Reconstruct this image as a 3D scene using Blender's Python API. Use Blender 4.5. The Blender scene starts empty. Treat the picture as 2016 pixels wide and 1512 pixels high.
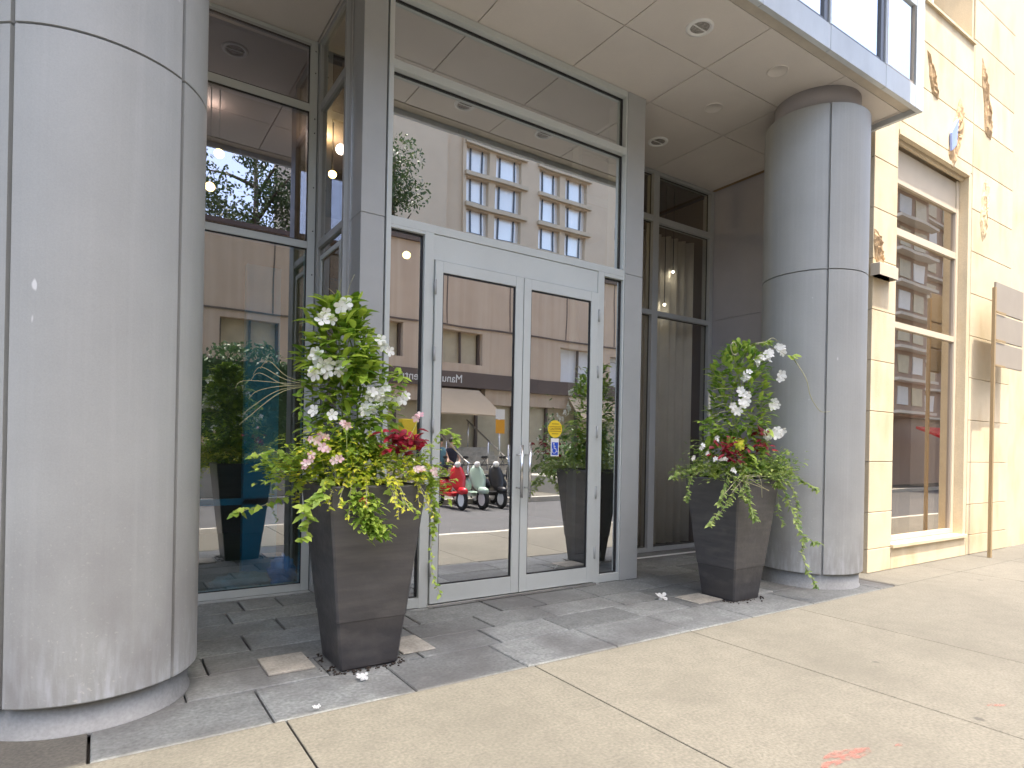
import bpy, bmesh, math, random
from mathutils import Vector, Matrix, noise as mnoise
random.seed(7)
R = math.radians
sc = bpy.context.scene
col = sc.collection

# ------------------------------------------------------------------ camera
PSI, ROLL = 0.587363, 0.01911
cam_d = bpy.data.cameras.new('camera'); cam = bpy.data.objects.new('camera', cam_d); col.objects.link(cam)
cam_d.sensor_width = 36; cam_d.lens = 36 * 1221.7 / 2016
cam_d.shift_x = 0; cam_d.shift_y = (881.1 - 756) / 2016
cam_d.clip_start = 0.05; cam_d.clip_end = 800
rt = Vector((math.cos(PSI), -math.sin(PSI), 0)); up = Vector((0, 0, 1)); fw = Vector((math.sin(PSI), math.cos(PSI), 0))
cx = rt * math.cos(ROLL) + up * math.sin(ROLL); cy = -rt * math.sin(ROLL) + up * math.cos(ROLL)
m = Matrix.Identity(4)
for i in range(3):
    m[i][0] = cx[i]; m[i][1] = cy[i]; m[i][2] = -fw[i]
m[0][3], m[1][3], m[2][3] = 0, 0, 1.35
cam.matrix_world = m
sc.camera = cam

# ------------------------------------------------------------------ world, sun, exposure
SUN_EL, SUN_AZ = R(73), R(180)          # sun high, straight across the street from the facade
w = bpy.data.worlds.new('World'); sc.world = w; w.use_nodes = True
nt = w.node_tree; bg = nt.nodes['Background']
sky = nt.nodes.new('ShaderNodeTexSky'); sky.sky_type = 'NISHITA'; sky.sun_disc = False
sky.sun_elevation = SUN_EL; sky.sun_rotation = SUN_AZ; sky.dust_density = 4.0; sky.air_density = 1.0; sky.ozone_density = 1.0
nt.links.new(sky.outputs[0], bg.inputs[0]); bg.inputs[1].default_value = 0.15
sd = bpy.data.lights.new('sun', 'SUN'); sd.energy = 2.0; sd.angle = R(0.5); sd.color = (1.0, 0.92, 0.78)
sun = bpy.data.objects.new('sun', sd); col.objects.link(sun)
sdir = Vector((0, -math.cos(SUN_EL), math.sin(SUN_EL)))
sun.rotation_euler = sdir.to_track_quat('Z', 'Y').to_euler(); sun.location = (3, -10, 30)
vs = sc.view_settings; vs.view_transform = 'Standard'; vs.look = 'None'; vs.gamma = 1; vs.exposure = 2.12
sc.render.engine = 'CYCLES'
sc.cycles.max_bounces = 10; sc.cycles.diffuse_bounces = 5; sc.cycles.transparent_max_bounces = 24; sc.cycles.glossy_bounces = 5
sc.cycles.sample_clamp_indirect = 6

# ------------------------------------------------------------------ helpers
class MB:
    def __init__(s): s.v = []; s.f = []; s.c = []; s.sm = []
    def add(s, vs_, fs, tint=0.5, smooth=False):
        b = len(s.v); s.v += [tuple(v) for v in vs_]
        for f in fs:
            s.f.append(tuple(b + i for i in f)); s.c.append(tint); s.sm.append(smooth)
    def box(s, x0, x1, y0, y1, z0, z1, tint=0.5):
        s.add([(x0,y0,z0),(x1,y0,z0),(x1,y1,z0),(x0,y1,z0),(x0,y0,z1),(x1,y0,z1),(x1,y1,z1),(x0,y1,z1)],
              [(0,3,2,1),(4,5,6,7),(0,1,5,4),(1,2,6,5),(2,3,7,6),(3,0,4,7)], tint); return s
    def slab(s, x0, x1, y0, y1, z0, z1, b=0.004, tint=0.5):      # box with bevelled top edge
        s.add([(x0,y0,z0),(x1,y0,z0),(x1,y1,z0),(x0,y1,z0),(x0,y0,z1-b),(x1,y0,z1-b),(x1,y1,z1-b),(x0,y1,z1-b),
               (x0+b,y0+b,z1),(x1-b,y0+b,z1),(x1-b,y1-b,z1),(x0+b,y1-b,z1)],
              [(0,1,5,4),(1,2,6,5),(2,3,7,6),(3,0,4,7),(4,5,9,8),(5,6,10,9),(6,7,11,10),(7,4,8,11),(8,9,10,11)], tint); return s
    def quad(s, a, b, c, d, tint=0.5): s.add([a, b, c, d], [(0,1,2,3)], tint); return s
    def rings(s, rings, cap=True, smooth=True, tint=0.5):
        n = len(rings[0]); vs_ = [p for r in rings for p in r]; fs = []
        for k in range(len(rings) - 1):
            for i in range(n):
                j = (i + 1) % n; fs.append((k*n+i, k*n+j, (k+1)*n+j, (k+1)*n+i))
        s.add(vs_, fs, tint, smooth)
        if cap:
            b = len(s.v) - len(vs_)
            s.f.append(tuple(b + i for i in reversed(range(n)))); s.c.append(tint); s.sm.append(False)
            s.f.append(tuple(b + (len(rings)-1)*n + i for i in range(n))); s.c.append(tint); s.sm.append(False)
        return s
    def tube(s, pts, r, n=8, tint=0.5, r1=None, smooth=True):
        pts = [Vector(p) for p in pts]; rings = []
        N = len(pts)
        for i, p in enumerate(pts):
            d = (pts[min(i+1, N-1)] - pts[max(i-1, 0)])
            d = d.normalized() if d.length > 1e-9 else Vector((0,0,1))
            a = d.cross(Vector((0,0,1))) if abs(d.z) < 0.95 else d.cross(Vector((1,0,0)))
            a.normalize(); b = d.cross(a)
            rr = r if r1 is None else r + (r1 - r) * i / max(1, N-1)
            rings.append([p + (a*math.cos(t) + b*math.sin(t)) * rr for t in [2*math.pi*k/n for k in range(n)]])
        return s.rings(rings, True, smooth, tint)
    def lathe(s, prof, c, n=48, tint=0.5, axis='z', smooth=True):
        rr = []
        for (r, h) in prof:
            ring = []
            for k in range(n):
                t = 2*math.pi*k/n
                if axis == 'z': ring.append((c[0]+r*math.cos(t), c[1]+r*math.sin(t), c[2]+h))
                elif axis == 'y': ring.append((c[0]+r*math.cos(t), c[1]-h, c[2]+r*math.sin(t)))
                else: ring.append((c[0]+h, c[1]+r*math.cos(t), c[2]+r*math.sin(t)))
            rr.append(ring)
        return s.rings(rr, True, smooth, tint)
    def blob(s, c, rad, n=10, k=6, tint=0.5):
        rr = []
        for j in range(1, k):
            ph = math.pi*j/k
            rr.append([(c[0]+rad[0]*math.sin(ph)*math.cos(2*math.pi*i/n), c[1]+rad[1]*math.sin(ph)*math.sin(2*math.pi*i/n), c[2]-rad[2]*math.cos(ph)) for i in range(n)])
        return s.rings(rr, True, True, tint)
    def build(s, name, mat, parent=None, bevel=0):
        off = Vector((0,0,0)); p = parent
        while p is not None:
            off += Vector(p.location); p = p.parent
        me = bpy.data.meshes.new(name)
        me.from_pydata([(v[0]-off.x, v[1]-off.y, v[2]-off.z) for v in s.v], [], s.f)
        me.materials.append(mat)
        at = me.attributes.new('tint', 'FLOAT', 'FACE'); at.data.foreach_set('value', s.c)
        me.polygons.foreach_set('use_smooth', s.sm)
        me.update()
        o = bpy.data.objects.new(name, me); col.objects.link(o)
        if parent: o.parent = parent
        if bevel:
            md = o.modifiers.new('bevel', 'BEVEL'); md.width = bevel; md.segments = 2; md.limit_method = 'ANGLE'; md.angle_limit = R(40)
        return o
def tag(o, label=None, cat=None, group=None, kind=None):
    if label: o['label'] = label
    if cat: o['category'] = cat
    if group: o['group'] = group
    if kind: o['kind'] = kind
    return o
def empty(name, loc=(0,0,0), parent=None):
    o = bpy.data.objects.new(name, None); col.objects.link(o); o.location = loc; o.empty_display_size = 0.1
    if parent:
        o.parent = parent; o.location = Vector(loc) - Vector(parent.location) - (Vector(parent.parent.location) if parent.parent else Vector((0,0,0)))
    return o
def copy_tree(o, parent=None):
    c = o.copy(); col.objects.link(c); c.parent = parent
    for ch in list(o.children): copy_tree(ch, c)
    return c

# ------------------------------------------------------------------ materials
def pmat(name, base, rough=0.6, metal=0.0, var=0.0, vscale=3.0, stretch=(1,1,1), bump=0.0, bscale=60, tintamt=0.0, spec=0.5, fine=0.0, finescale=150, tint_hue=None, extra=None):
    mt = bpy.data.materials.new(name); mt.use_nodes = True; n = mt.node_tree.nodes; l = mt.node_tree.links
    b = n['Principled BSDF']; b.inputs['Roughness'].default_value = rough; b.inputs['Metallic'].default_value = metal
    b.inputs['Specular IOR Level'].default_value = spec
    tc = n.new('ShaderNodeTexCoord'); mp = n.new('ShaderNodeMapping'); mp.inputs['Scale'].default_value = stretch
    geo = n.new('ShaderNodeNewGeometry'); l.new(geo.outputs['Position'], mp.inputs[0])
    rgb = n.new('ShaderNodeRGB'); rgb.outputs[0].default_value = (*base, 1); cur = rgb.outputs[0]
    def mulmix(cur, fac_socket, lo, hi):
        mr = n.new('ShaderNodeMapRange'); mr.inputs['From Min'].default_value = 0.25; mr.inputs['From Max'].default_value = 0.75
        mr.inputs['To Min'].default_value = lo; mr.inputs['To Max'].default_value = hi
        l.new(fac_socket, mr.inputs[0])
        mx = n.new('ShaderNodeMix'); mx.data_type = 'RGBA'; mx.blend_type = 'MULTIPLY'; mx.inputs[0].default_value = 1
        l.new(cur, mx.inputs[6]); l.new(mr.outputs[0], mx.inputs[7]); return mx.outputs[2]
    if var:
        nz = n.new('ShaderNodeTexNoise'); nz.inputs['Scale'].default_value = vscale; nz.inputs['Detail'].default_value = 6; nz.inputs['Roughness'].default_value = 0.62
        l.new(mp.outputs[0], nz.inputs[0]); cur = mulmix(cur, nz.outputs[0], 1-var, 1+var)
    if fine:
        nz = n.new('ShaderNodeTexNoise'); nz.inputs['Scale'].default_value = finescale; nz.inputs['Detail'].default_value = 3
        l.new(geo.outputs['Position'], nz.inputs[0]); cur = mulmix(cur, nz.outputs[0], 1-fine, 1+fine)
    if tintamt:
        at = n.new('ShaderNodeAttribute'); at.attribute_name = 'tint'
        mr = n.new('ShaderNodeMapRange'); mr.inputs['To Min'].default_value = 1-tintamt; mr.inputs['To Max'].default_value = 1+tintamt
        l.new(at.outputs['Fac'], mr.inputs[0])
        mx = n.new('ShaderNodeMix'); mx.data_type = 'RGBA'; mx.blend_type = 'MULTIPLY'; mx.inputs[0].default_value = 1
        l.new(cur, mx.inputs[6]); l.new(mr.outputs[0], mx.inputs[7]); cur = mx.outputs[2]
    if tint_hue:
        at = n.new('ShaderNodeAttribute'); at.attribute_name = 'tint'
        mx = n.new('ShaderNodeMix'); mx.data_type = 'RGBA'; l.new(at.outputs['Fac'], mx.inputs[0])
        l.new(cur, mx.inputs[6]); mx.inputs[7].default_value = (*tint_hue, 1); cur = mx.outputs[2]
    if extra: cur = extra(n, l, geo.outputs['Position'], cur)
    l.new(cur, b.inputs['Base Color'])
    if bump:
        nz = n.new('ShaderNodeTexNoise'); nz.inputs['Scale'].default_value = bscale; nz.inputs['Detail'].default_value = 4
        l.new(mp.outputs[0], nz.inputs[0]); bp = n.new('ShaderNodeBump'); bp.inputs['Strength'].default_value = bump; bp.inputs['Distance'].default_value = 0.01
        l.new(nz.outputs[0], bp.inputs['Height']); l.new(bp.outputs[0], b.inputs['Normal'])
    return mt
def noise_mask(n, l, pos, scale, lo, hi, stretch=(1,1,1), detail=4, offs=(0,0,0)):
    mp = n.new('ShaderNodeMapping'); mp.inputs['Scale'].default_value = stretch; mp.inputs['Location'].default_value = offs; l.new(pos, mp.inputs[0])
    nz = n.new('ShaderNodeTexNoise'); nz.inputs['Scale'].default_value = scale; nz.inputs['Detail'].default_value = detail; l.new(mp.outputs[0], nz.inputs[0])
    mr = n.new('ShaderNodeMapRange'); mr.inputs['From Min'].default_value = lo; mr.inputs['From Max'].default_value = hi; l.new(nz.outputs[0], mr.inputs[0])
    return mr.outputs[0]
def math_(n, l, op, a, b):
    mt = n.new('ShaderNodeMath'); mt.operation = op; mt.use_clamp = True
    for i, v in enumerate((a, b)):
        if isinstance(v, (int, float)): mt.inputs[i].default_value = v
        else: l.new(v, mt.inputs[i])
    return mt.outputs[0]
def mixc(n, l, fac, cur, colr, mode='MIX'):
    mx = n.new('ShaderNodeMix'); mx.data_type = 'RGBA'; mx.blend_type = mode
    l.new(fac, mx.inputs[0]); l.new(cur, mx.inputs[6]); mx.inputs[7].default_value = (*colr, 1); return mx.outputs[2]
def zmask(n, l, pos, lo, hi):
    sp = n.new('ShaderNodeSeparateXYZ'); l.new(pos, sp.inputs[0])
    mr = n.new('ShaderNodeMapRange'); mr.inputs['From Min'].default_value = lo; mr.inputs['From Max'].default_value = hi; l.new(sp.outputs[2], mr.inputs[0]); return mr.outputs[0]

def col_extra(n, l, pos, cur):
    # salt and water stains creeping up the foot of the cladding, chips, faint runs
    low = zmask(n, l, pos, 0.55, 0.10)
    st = noise_mask(n, l, pos, 9, 0.44, 0.66, (3.2, 3.2, 0.6), 7)
    cur = mixc(n, l, math_(n, l, 'MULTIPLY', math_(n, l, 'MULTIPLY', low, st), 0.5), cur, (0.72, 0.75, 0.80))
    low2 = zmask(n, l, pos, 1.5, 0.15)
    sp = noise_mask(n, l, pos, 55, 0.66, 0.74, (1, 1, 1), 2)
    cur = mixc(n, l, math_(n, l, 'MULTIPLY', math_(n, l, 'MULTIPLY', low2, sp), 0.6), cur, (0.62, 0.60, 0.55))
    bl = noise_mask(n, l, pos, 3.2, 0.42, 0.68, (1, 1, 0.7), 8, (3, 1, 2))
    cur = mixc(n, l, math_(n, l, 'MULTIPLY', math_(n, l, 'MULTIPLY', low2, bl), 0.6), cur, (0.235, 0.225, 0.22))
    ch = noise_mask(n, l, pos, 14, 0.785, 0.82, (1, 1, 0.45), 2, (7, 0, 3))
    cur = mixc(n, l, math_(n, l, 'MULTIPLY', ch, 0.8), cur, (0.75, 0.75, 0.74))
    run = noise_mask(n, l, pos, 5, 0.50, 0.74, (5, 5, 0.12), 4, (1, 5, 0))
    cur = mixc(n, l, math_(n, l, 'MULTIPLY', run, 0.08), cur, (0.66, 0.66, 0.65))
    return cur
M = {}
M['column'] = pmat('column_cladding', (0.375, 0.38, 0.363), 0.5, 0, 0.08, 1.6, bump=0.10, bscale=70, fine=0.05, extra=col_extra)
M['plinth'] = pmat('column_plinth', (0.33, 0.33, 0.315), 0.7, 0, 0.18, 4, (1, 1, 0.6), bump=0.2, bscale=60, fine=0.12, finescale=60)
M['clad'] = pmat('grey_cladding', (0.42, 0.43, 0.42), 0.5, 0.1, 0.06, 3, fine=0.04)
M['darkclad'] = pmat('dark_cladding', (0.42, 0.40, 0.41), 0.55, 0, 0.07, 2, fine=0.05)
M['frame'] = pmat('satin_aluminium', (0.58, 0.61, 0.585), 0.42, 0.15, 0.05, 2, fine=0.03)
M['framedark'] = pmat('dark_anodised', (0.17, 0.175, 0.19), 0.4, 0.4)  # dark metal for bay window frames and the corner post
M['soffit'] = pmat('soffit_panel', (0.70, 0.645, 0.585), 0.6, 0, 0.07, 0.9, fine=0.03)
M['void'] = pmat('joint_dark', (0.03, 0.028, 0.026), 0.9)
M['fascia'] = pmat('fascia_metal', (0.60, 0.63, 0.64), 0.45, 0.15, 0.14, 2.2, (1,1,0.4))
M['goldlip'] = pmat('soffit_lip', (0.55, 0.49, 0.40), 0.55, 0.1, 0.12, 6)
M['gasket'] = pmat('rubber_gasket', (0.02, 0.02, 0.022), 0.6)
M['steel'] = pmat('brushed_steel', (0.75, 0.74, 0.72), 0.22, 0.95)
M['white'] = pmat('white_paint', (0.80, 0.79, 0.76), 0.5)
def stone_extra(n, l, pos, cur):
    g = noise_mask(n, l, pos, 3.5, 0.50, 0.78, (1, 1, 0.35), 8, (2, 0, 5))
    return mixc(n, l, math_(n, l, 'MULTIPLY', g, 0.6), cur, (0.50, 0.36, 0.18))
M['beige'] = pmat('beige_limestone', (0.65, 0.55, 0.385), 0.8, 0, 0.10, 2.5, tintamt=0.11, bump=0.35, bscale=70, fine=0.10, finescale=90, extra=stone_extra)
M['beigejoint'] = pmat('stone_joint', (0.36, 0.26, 0.14), 0.9)
M['beigeframe'] = pmat('window_frame_warm', (0.42, 0.36, 0.30), 0.45, 0.2)
M['spandrel'] = pmat('spandrel_panel', (0.60, 0.52, 0.40), 0.6, 0, 0.05, 3)
M['rock'] = pmat('rough_brown_rock', (0.50, 0.35, 0.20), 0.85, 0, 0.35, 22, bump=0.6, bscale=45)
M['rockpale'] = pmat('rough_pale_rock', (0.66, 0.52, 0.32), 0.85, 0, 0.35, 25, bump=0.9, bscale=45)
M['bluepiece'] = pmat('blue_glazed_piece', (0.30, 0.38, 0.72), 0.25)
def conc_extra(n, l, pos, cur):
    vo = n.new('ShaderNodeTexVoronoi'); vo.inputs['Scale'].default_value = 2.6; l.new(pos, vo.inputs['Vector'])
    mr = n.new('ShaderNodeMapRange'); mr.inputs['From Min'].default_value = 0.085; mr.inputs['From Max'].default_value = 0.060; l.new(vo.outputs['Distance'], mr.inputs[0])
    sp_ = n.new('ShaderNodeSeparateColor'); l.new(vo.outputs['Color'], sp_.inputs[0])
    g = math_(n, l, 'MULTIPLY', mr.outputs[0], math_(n, l, 'GREATER_THAN', sp_.outputs[0], 0.72))
    cur = mixc(n, l, math_(n, l, 'MULTIPLY', g, 0.7), cur, (0.05, 0.047, 0.042))
    g = noise_mask(n, l, pos, 1.1, 0.45, 0.72, (1, 1, 1), 8, (9, 2, 0))
    cur = mixc(n, l, math_(n, l, 'MULTIPLY', g, 0.5), cur, (0.095, 0.088, 0.072))
    g = noise_mask(n, l, pos, 34, 0.62, 0.72, (1, 0.25, 1), 3, (1, 2, 0))
    return mixc(n, l, math_(n, l, 'MULTIPLY', g, 0.35), cur, (0.10, 0.09, 0.075))
M['concrete'] = pmat('sidewalk_concrete', (0.139, 0.129, 0.106), 0.85, 0, 0.13, 7, bump=0.4, bscale=90, fine=0.26, finescale=62, tintamt=0.05, extra=conc_extra)
def pav_extra(n, l, pos, cur):
    g = noise_mask(n, l, pos, 1.6, 0.44, 0.62, (1, 1, 1), 10, (4, 4, 0))
    cur = mixc(n, l, math_(n, l, 'MULTIPLY', g, 0.65), cur, (0.13, 0.125, 0.118))
    g = noise_mask(n, l, pos, 8, 0.60, 0.8, (1, 1, 1), 6, (1, 7, 0))
    return mixc(n, l, math_(n, l, 'MULTIPLY', g, 0.45), cur, (0.33, 0.32, 0.29))
M['paver'] = pmat('grey_stone_paver', (0.235, 0.242, 0.226), 0.7, 0, 0.22, 9, bump=0.6, bscale=26, fine=0.3, finescale=48, tintamt=0.25, extra=pav_extra)
M['joint'] = pmat('dirty_joint', (0.045, 0.042, 0.036), 0.95)
M['palestone'] = pmat('pale_square_stone', (0.40, 0.37, 0.31), 0.75, 0, 0.3, 7, bump=0.4, bscale=50, fine=0.2, finescale=60)
M['asphalt'] = pmat('asphalt', (0.075, 0.075, 0.078), 0.85, 0, 0.15, 2, bump=0.3, bscale=200)
M['kerb'] = pmat('kerb_concrete', (0.45, 0.43, 0.38), 0.85, 0, 0.1, 6)
def planter_extra(n, l, pos, cur):
    g = noise_mask(n, l, pos, 5, 0.42, 0.70, (0.6, 0.6, 4.5), 9)
    cur = mixc(n, l, math_(n, l, 'MULTIPLY', g, 0.6), cur, (0.10, 0.092, 0.088))
    low = zmask(n, l, pos, 0.302, 0.298)
    cur = mixc(n, l, math_(n, l, 'MULTIPLY', low, 0.55), cur, (0.025, 0.023, 0.026))
    g = noise_mask(n, l, pos, 4, 0.56, 0.75, (1, 1, 2), 8, (5, 5, 5))
    return mixc(n, l, math_(n, l, 'MULTIPLY', g, 0.5), cur, (0.13, 0.12, 0.11))
M['planter'] = pmat('weathered_dark_planter', (0.052, 0.050, 0.053), 0.36, 0, 0.22, 3, (1,1,1.5), bump=0.35, bscale=14, spec=0.8, extra=planter_extra)
M['soil'] = pmat('soil', (0.04, 0.028, 0.02), 0.95, bump=0.8, bscale=40)
def podium_extra(n, l, pos, cur):
    g = noise_mask(n, l, pos, 2.2, 0.4, 0.7, (2.5, 1, 0.08), 5)
    return mixc(n, l, math_(n, l, 'MULTIPLY', g, 0.4), cur, (0.70, 0.58, 0.45))
M['podium'] = pmat('ribbed_brown_concrete', (0.56, 0.43, 0.32), 0.85, 0, 0.08, 1.2, extra=podium_extra)
M['fasciabrown'] = pmat('dark_brown_fascia', (0.13, 0.095, 0.08), 0.6, 0, 0.1, 1)
M['tower'] = pmat('tower_brown_concrete', (0.66, 0.535, 0.385), 0.85, 0, 0.07, 0.4)
M['towerslab'] = pmat('tower_sill_tan', (0.60, 0.50, 0.36), 0.8, 0, 0.08, 1)
M['brick'] = pmat('brown_brick', (0.42, 0.32, 0.26), 0.85, 0, 0.1, 0.5)
M['pale'] = pmat('pale_slab_edge', (0.62, 0.58, 0.52), 0.8)
M['winwhite'] = pmat('white_blind', (0.80, 0.82, 0.85), 0.6, 0, 0.05, 8, tintamt=0.15)
M['winsky'] = pmat('sky_reflecting_window', (0.95, 0.94, 0.92), 0.3, 0.45, 0.05, 0.5, tintamt=0.06)
M['windark'] = pmat('dark_window', (0.06, 0.07, 0.085), 0.12, 0, 0, spec=0.9)
M['wintan'] = pmat('tan_blind', (0.55, 0.48, 0.34), 0.4, 0, 0.12, 3)
M['awning'] = pmat('tan_awning', (0.47, 0.37, 0.25), 0.7, 0, 0.05, 3)
M['yellow'] = pmat('yellow_sign', (0.80, 0.58, 0.03), 0.5)
M['orange'] = pmat('orange_sign', (0.78, 0.36, 0.02), 0.5)
M['blue'] = pmat('blue_sign', (0.02, 0.08, 0.52), 0.4)
M['lobbywall'] = pmat('lobby_wall', (0.13, 0.105, 0.09), 0.8, 0, 0.15, 1)
M['lobbyfloor'] = pmat('lobby_floor', (0.10, 0.095, 0.09), 0.4)
M['curtain'] = pmat('curtain_cloth', (0.86, 0.82, 0.74), 0.9, 0, 0.1, 3)
M['bag'] = pmat('blue_plastic_bag', (0.06, 0.42, 0.90), 0.35, 0, 0.2, 12)
M['cloth'] = pmat('grey_sheet', (0.33, 0.37, 0.36), 0.9, 0, 0.2, 9)
M['teal'] = pmat('teal_panel', (0.10, 0.40, 0.50), 0.3, 0, 0.1, 2)
M['red'] = pmat('red_paint', (0.55, 0.02, 0.03), 0.25); M['mint'] = pmat('mint_paint', (0.42, 0.55, 0.45), 0.3)
M['black'] = pmat('black_paint', (0.02, 0.02, 0.022), 0.35); M['tyre'] = pmat('tyre', (0.02, 0.02, 0.02), 0.8)
M['skin'] = pmat('skin', (0.50, 0.30, 0.21), 0.6); M['hair'] = pmat('hair', (0.03, 0.02, 0.015), 0.6)
M['clothblue'] = pmat('blue_cloth', (0.10, 0.22, 0.28), 0.9); M['clothdark'] = pmat('dark_cloth', (0.03, 0.03, 0.05), 0.9)
M['bark'] = pmat('bark', (0.12, 0.09, 0.06), 0.9, 0, 0.3, 12)
M['redmark'] = pmat('red_chalk', (0.40, 0.12, 0.10), 0.9, 0, 0.35, 30)
n_, l_ = M['redmark'].node_tree.nodes, M['redmark'].node_tree.links
g_ = n_.new('ShaderNodeNewGeometry'); l_.new(noise_mask(n_, l_, g_.outputs['Position'], 16, 0.40, 0.85, (1, 2.5, 1), 8), n_['Principled BSDF'].inputs['Alpha'])
M['signpanel'] = pmat('sign_panel', (0.33, 0.29, 0.24), 0.6, 0, 0.06, 3)
M['signpost'] = pmat('sign_post', (0.36, 0.26, 0.14), 0.6)
def leafmat(name, c0, c1, trans=0.35, rough=0.45):
    mt = bpy.data.materials.new(name); mt.use_nodes = True; n = mt.node_tree.nodes; l = mt.node_tree.links
    b = n['Principled BSDF']; b.inputs['Roughness'].default_value = rough; b.inputs['Specular IOR Level'].default_value = 0.4
    at = n.new('ShaderNodeAttribute'); at.attribute_name = 'tint'
    mx = n.new('ShaderNodeMix'); mx.data_type = 'RGBA'; l.new(at.outputs['Fac'], mx.inputs[0]); mx.inputs[6].default_value = (*c0, 1); mx.inputs[7].default_value = (*c1, 1)
    l.new(mx.outputs[2], b.inputs['Base Color'])
    t = n.new('ShaderNodeBsdfTranslucent'); l.new(mx.outputs[2], t.inputs[0])
    ms = n.new('ShaderNodeMixShader'); ms.inputs[0].default_value = trans; l.new(b.outputs[0], ms.inputs[1]); l.new(t.outputs[0], ms.inputs[2])
    l.new(ms.outputs[0], n['Material Output'].inputs[0]); return mt
M['leaf'] = leafmat('mandevilla_leaf', (0.15, 0.29, 0.03), (0.56, 0.70, 0.10))
M['leafR'] = leafmat('mandevilla_leaf_deep', (0.12, 0.25, 0.04), (0.52, 0.66, 0.11))
M['ivy'] = leafmat('ivy_leaf', (0.20, 0.34, 0.04), (0.60, 0.74, 0.14))
M['ivyR'] = leafmat('ivy_leaf_dull', (0.15, 0.26, 0.06), (0.52, 0.62, 0.18))
M['lime'] = leafmat('lime_leaf', (0.42, 0.54, 0.035), (0.88, 0.82, 0.10))
M['coleus'] = leafmat('coleus_leaf', (0.16, 0.008, 0.018), (0.50, 0.03, 0.06), 0.25)
M['petal'] = leafmat('white_petal', (0.86, 0.86, 0.82), (0.93, 0.92, 0.88), 0.3, 0.6)
M['pink'] = leafmat('pink_petal', (0.80, 0.45, 0.52), (0.92, 0.78, 0.72), 0.3, 0.6)
M['redpetal'] = leafmat('red_petal', (0.75, 0.08, 0.06), (0.85, 0.2, 0.1), 0.3, 0.6)
M['stem'] = pmat('green_stem', (0.30, 0.36, 0.12), 0.6)
M['twig'] = pmat('pale_twig', (0.42, 0.40, 0.24), 0.7)
M['treeleaf'] = leafmat('tree_leaf', (0.030, 0.06, 0.020), (0.10, 0.15, 0.05), 0.25)
M['hedgeleaf'] = leafmat('hedge_leaf', (0.02, 0.055, 0.02), (0.11, 0.19, 0.07), 0.2)
def glassmat(name, refl, tint, gcol=(0.95, 0.97, 1.0)):
    mt = bpy.data.materials.new(name); mt.use_nodes = True; n = mt.node_tree.nodes; l = mt.node_tree.links
    for x in list(n):
        if x.type == 'BSDF_PRINCIPLED': n.remove(x)
    out = n['Material Output']; tr = n.new('ShaderNodeBsdfTransparent'); tr.inputs[0].default_value = (*tint, 1)
    gl = n.new('ShaderNodeBsdfGlossy'); gl.inputs['Roughness'].default_value = 0.0; gl.inputs['Color'].default_value = (*gcol, 1)
    gq = n.new('ShaderNodeNewGeometry'); nz = n.new('ShaderNodeTexNoise'); nz.inputs['Scale'].default_value = 1.3; nz.inputs['Detail'].default_value = 1; l.new(gq.outputs['Position'], nz.inputs[0])
    bp = n.new('ShaderNodeBump'); bp.inputs['Strength'].default_value = 1; bp.inputs['Distance'].default_value = 0.0009; l.new(nz.outputs[0], bp.inputs['Height']); l.new(bp.outputs[0], gl.inputs['Normal'])
    fr = n.new('ShaderNodeFresnel'); fr.inputs[0].default_value = 1.5
    mr = n.new('ShaderNodeMapRange'); mr.inputs['From Min'].default_value = 0.04; mr.inputs['To Min'].default_value = refl; mr.inputs['To Max'].default_value = 1
    l.new(fr.outputs[0], mr.inputs[0])
    ge = n.new('ShaderNodeNewGeometry'); inv = n.new('ShaderNodeMath'); inv.operation = 'SUBTRACT'; inv.inputs[0].default_value = 1; l.new(ge.outputs['Backfacing'], inv.inputs[1])
    mu = n.new('ShaderNodeMath'); mu.operation = 'MULTIPLY'; l.new(mr.outputs[0], mu.inputs[0]); l.new(inv.outputs[0], mu.inputs[1])
    ms = n.new('ShaderNodeMixShader'); l.new(mu.outputs[0], ms.inputs[0]); l.new(tr.outputs[0], ms.inputs[1]); l.new(gl.outputs[0], ms.inputs[2])
    l.new(ms.outputs[0], out.inputs[0]); return mt
M['glass'] = glassmat('reflective_glass', 0.64, (0.62, 0.68, 0.70))
M['glassleft'] = glassmat('reflective_glass_teal', 0.40, (0.55, 0.80, 0.88))
M['glasstop'] = glassmat('reflective_glass_clear', 0.40, (0.50, 0.50, 0.60), (0.86, 0.88, 1.0))
M['glassdark'] = glassmat('tinted_glass', 0.13, (0.84, 0.83, 0.80))
M['glasswarm'] = glassmat('street_window_glass', 0.55, (0.50, 0.46, 0.42), (1.0, 0.93, 0.84))
def emat(name, c, s):
    mt = bpy.data.materials.new(name); mt.use_nodes = True; n = mt.node_tree.nodes
    b = n['Principled BSDF']; b.inputs['Emission Color'].default_value = (*c, 1); b.inputs['Emission Strength'].default_value = s; b.inputs['Base Color'].default_value = (*c, 1); return mt
M['lampwarm'] = emat('warm_lamp', (1.0, 0.66, 0.20), 7)
M['glintwhite'] = emat('glint_glow', (1.0, 0.92, 0.75), 12)

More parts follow.
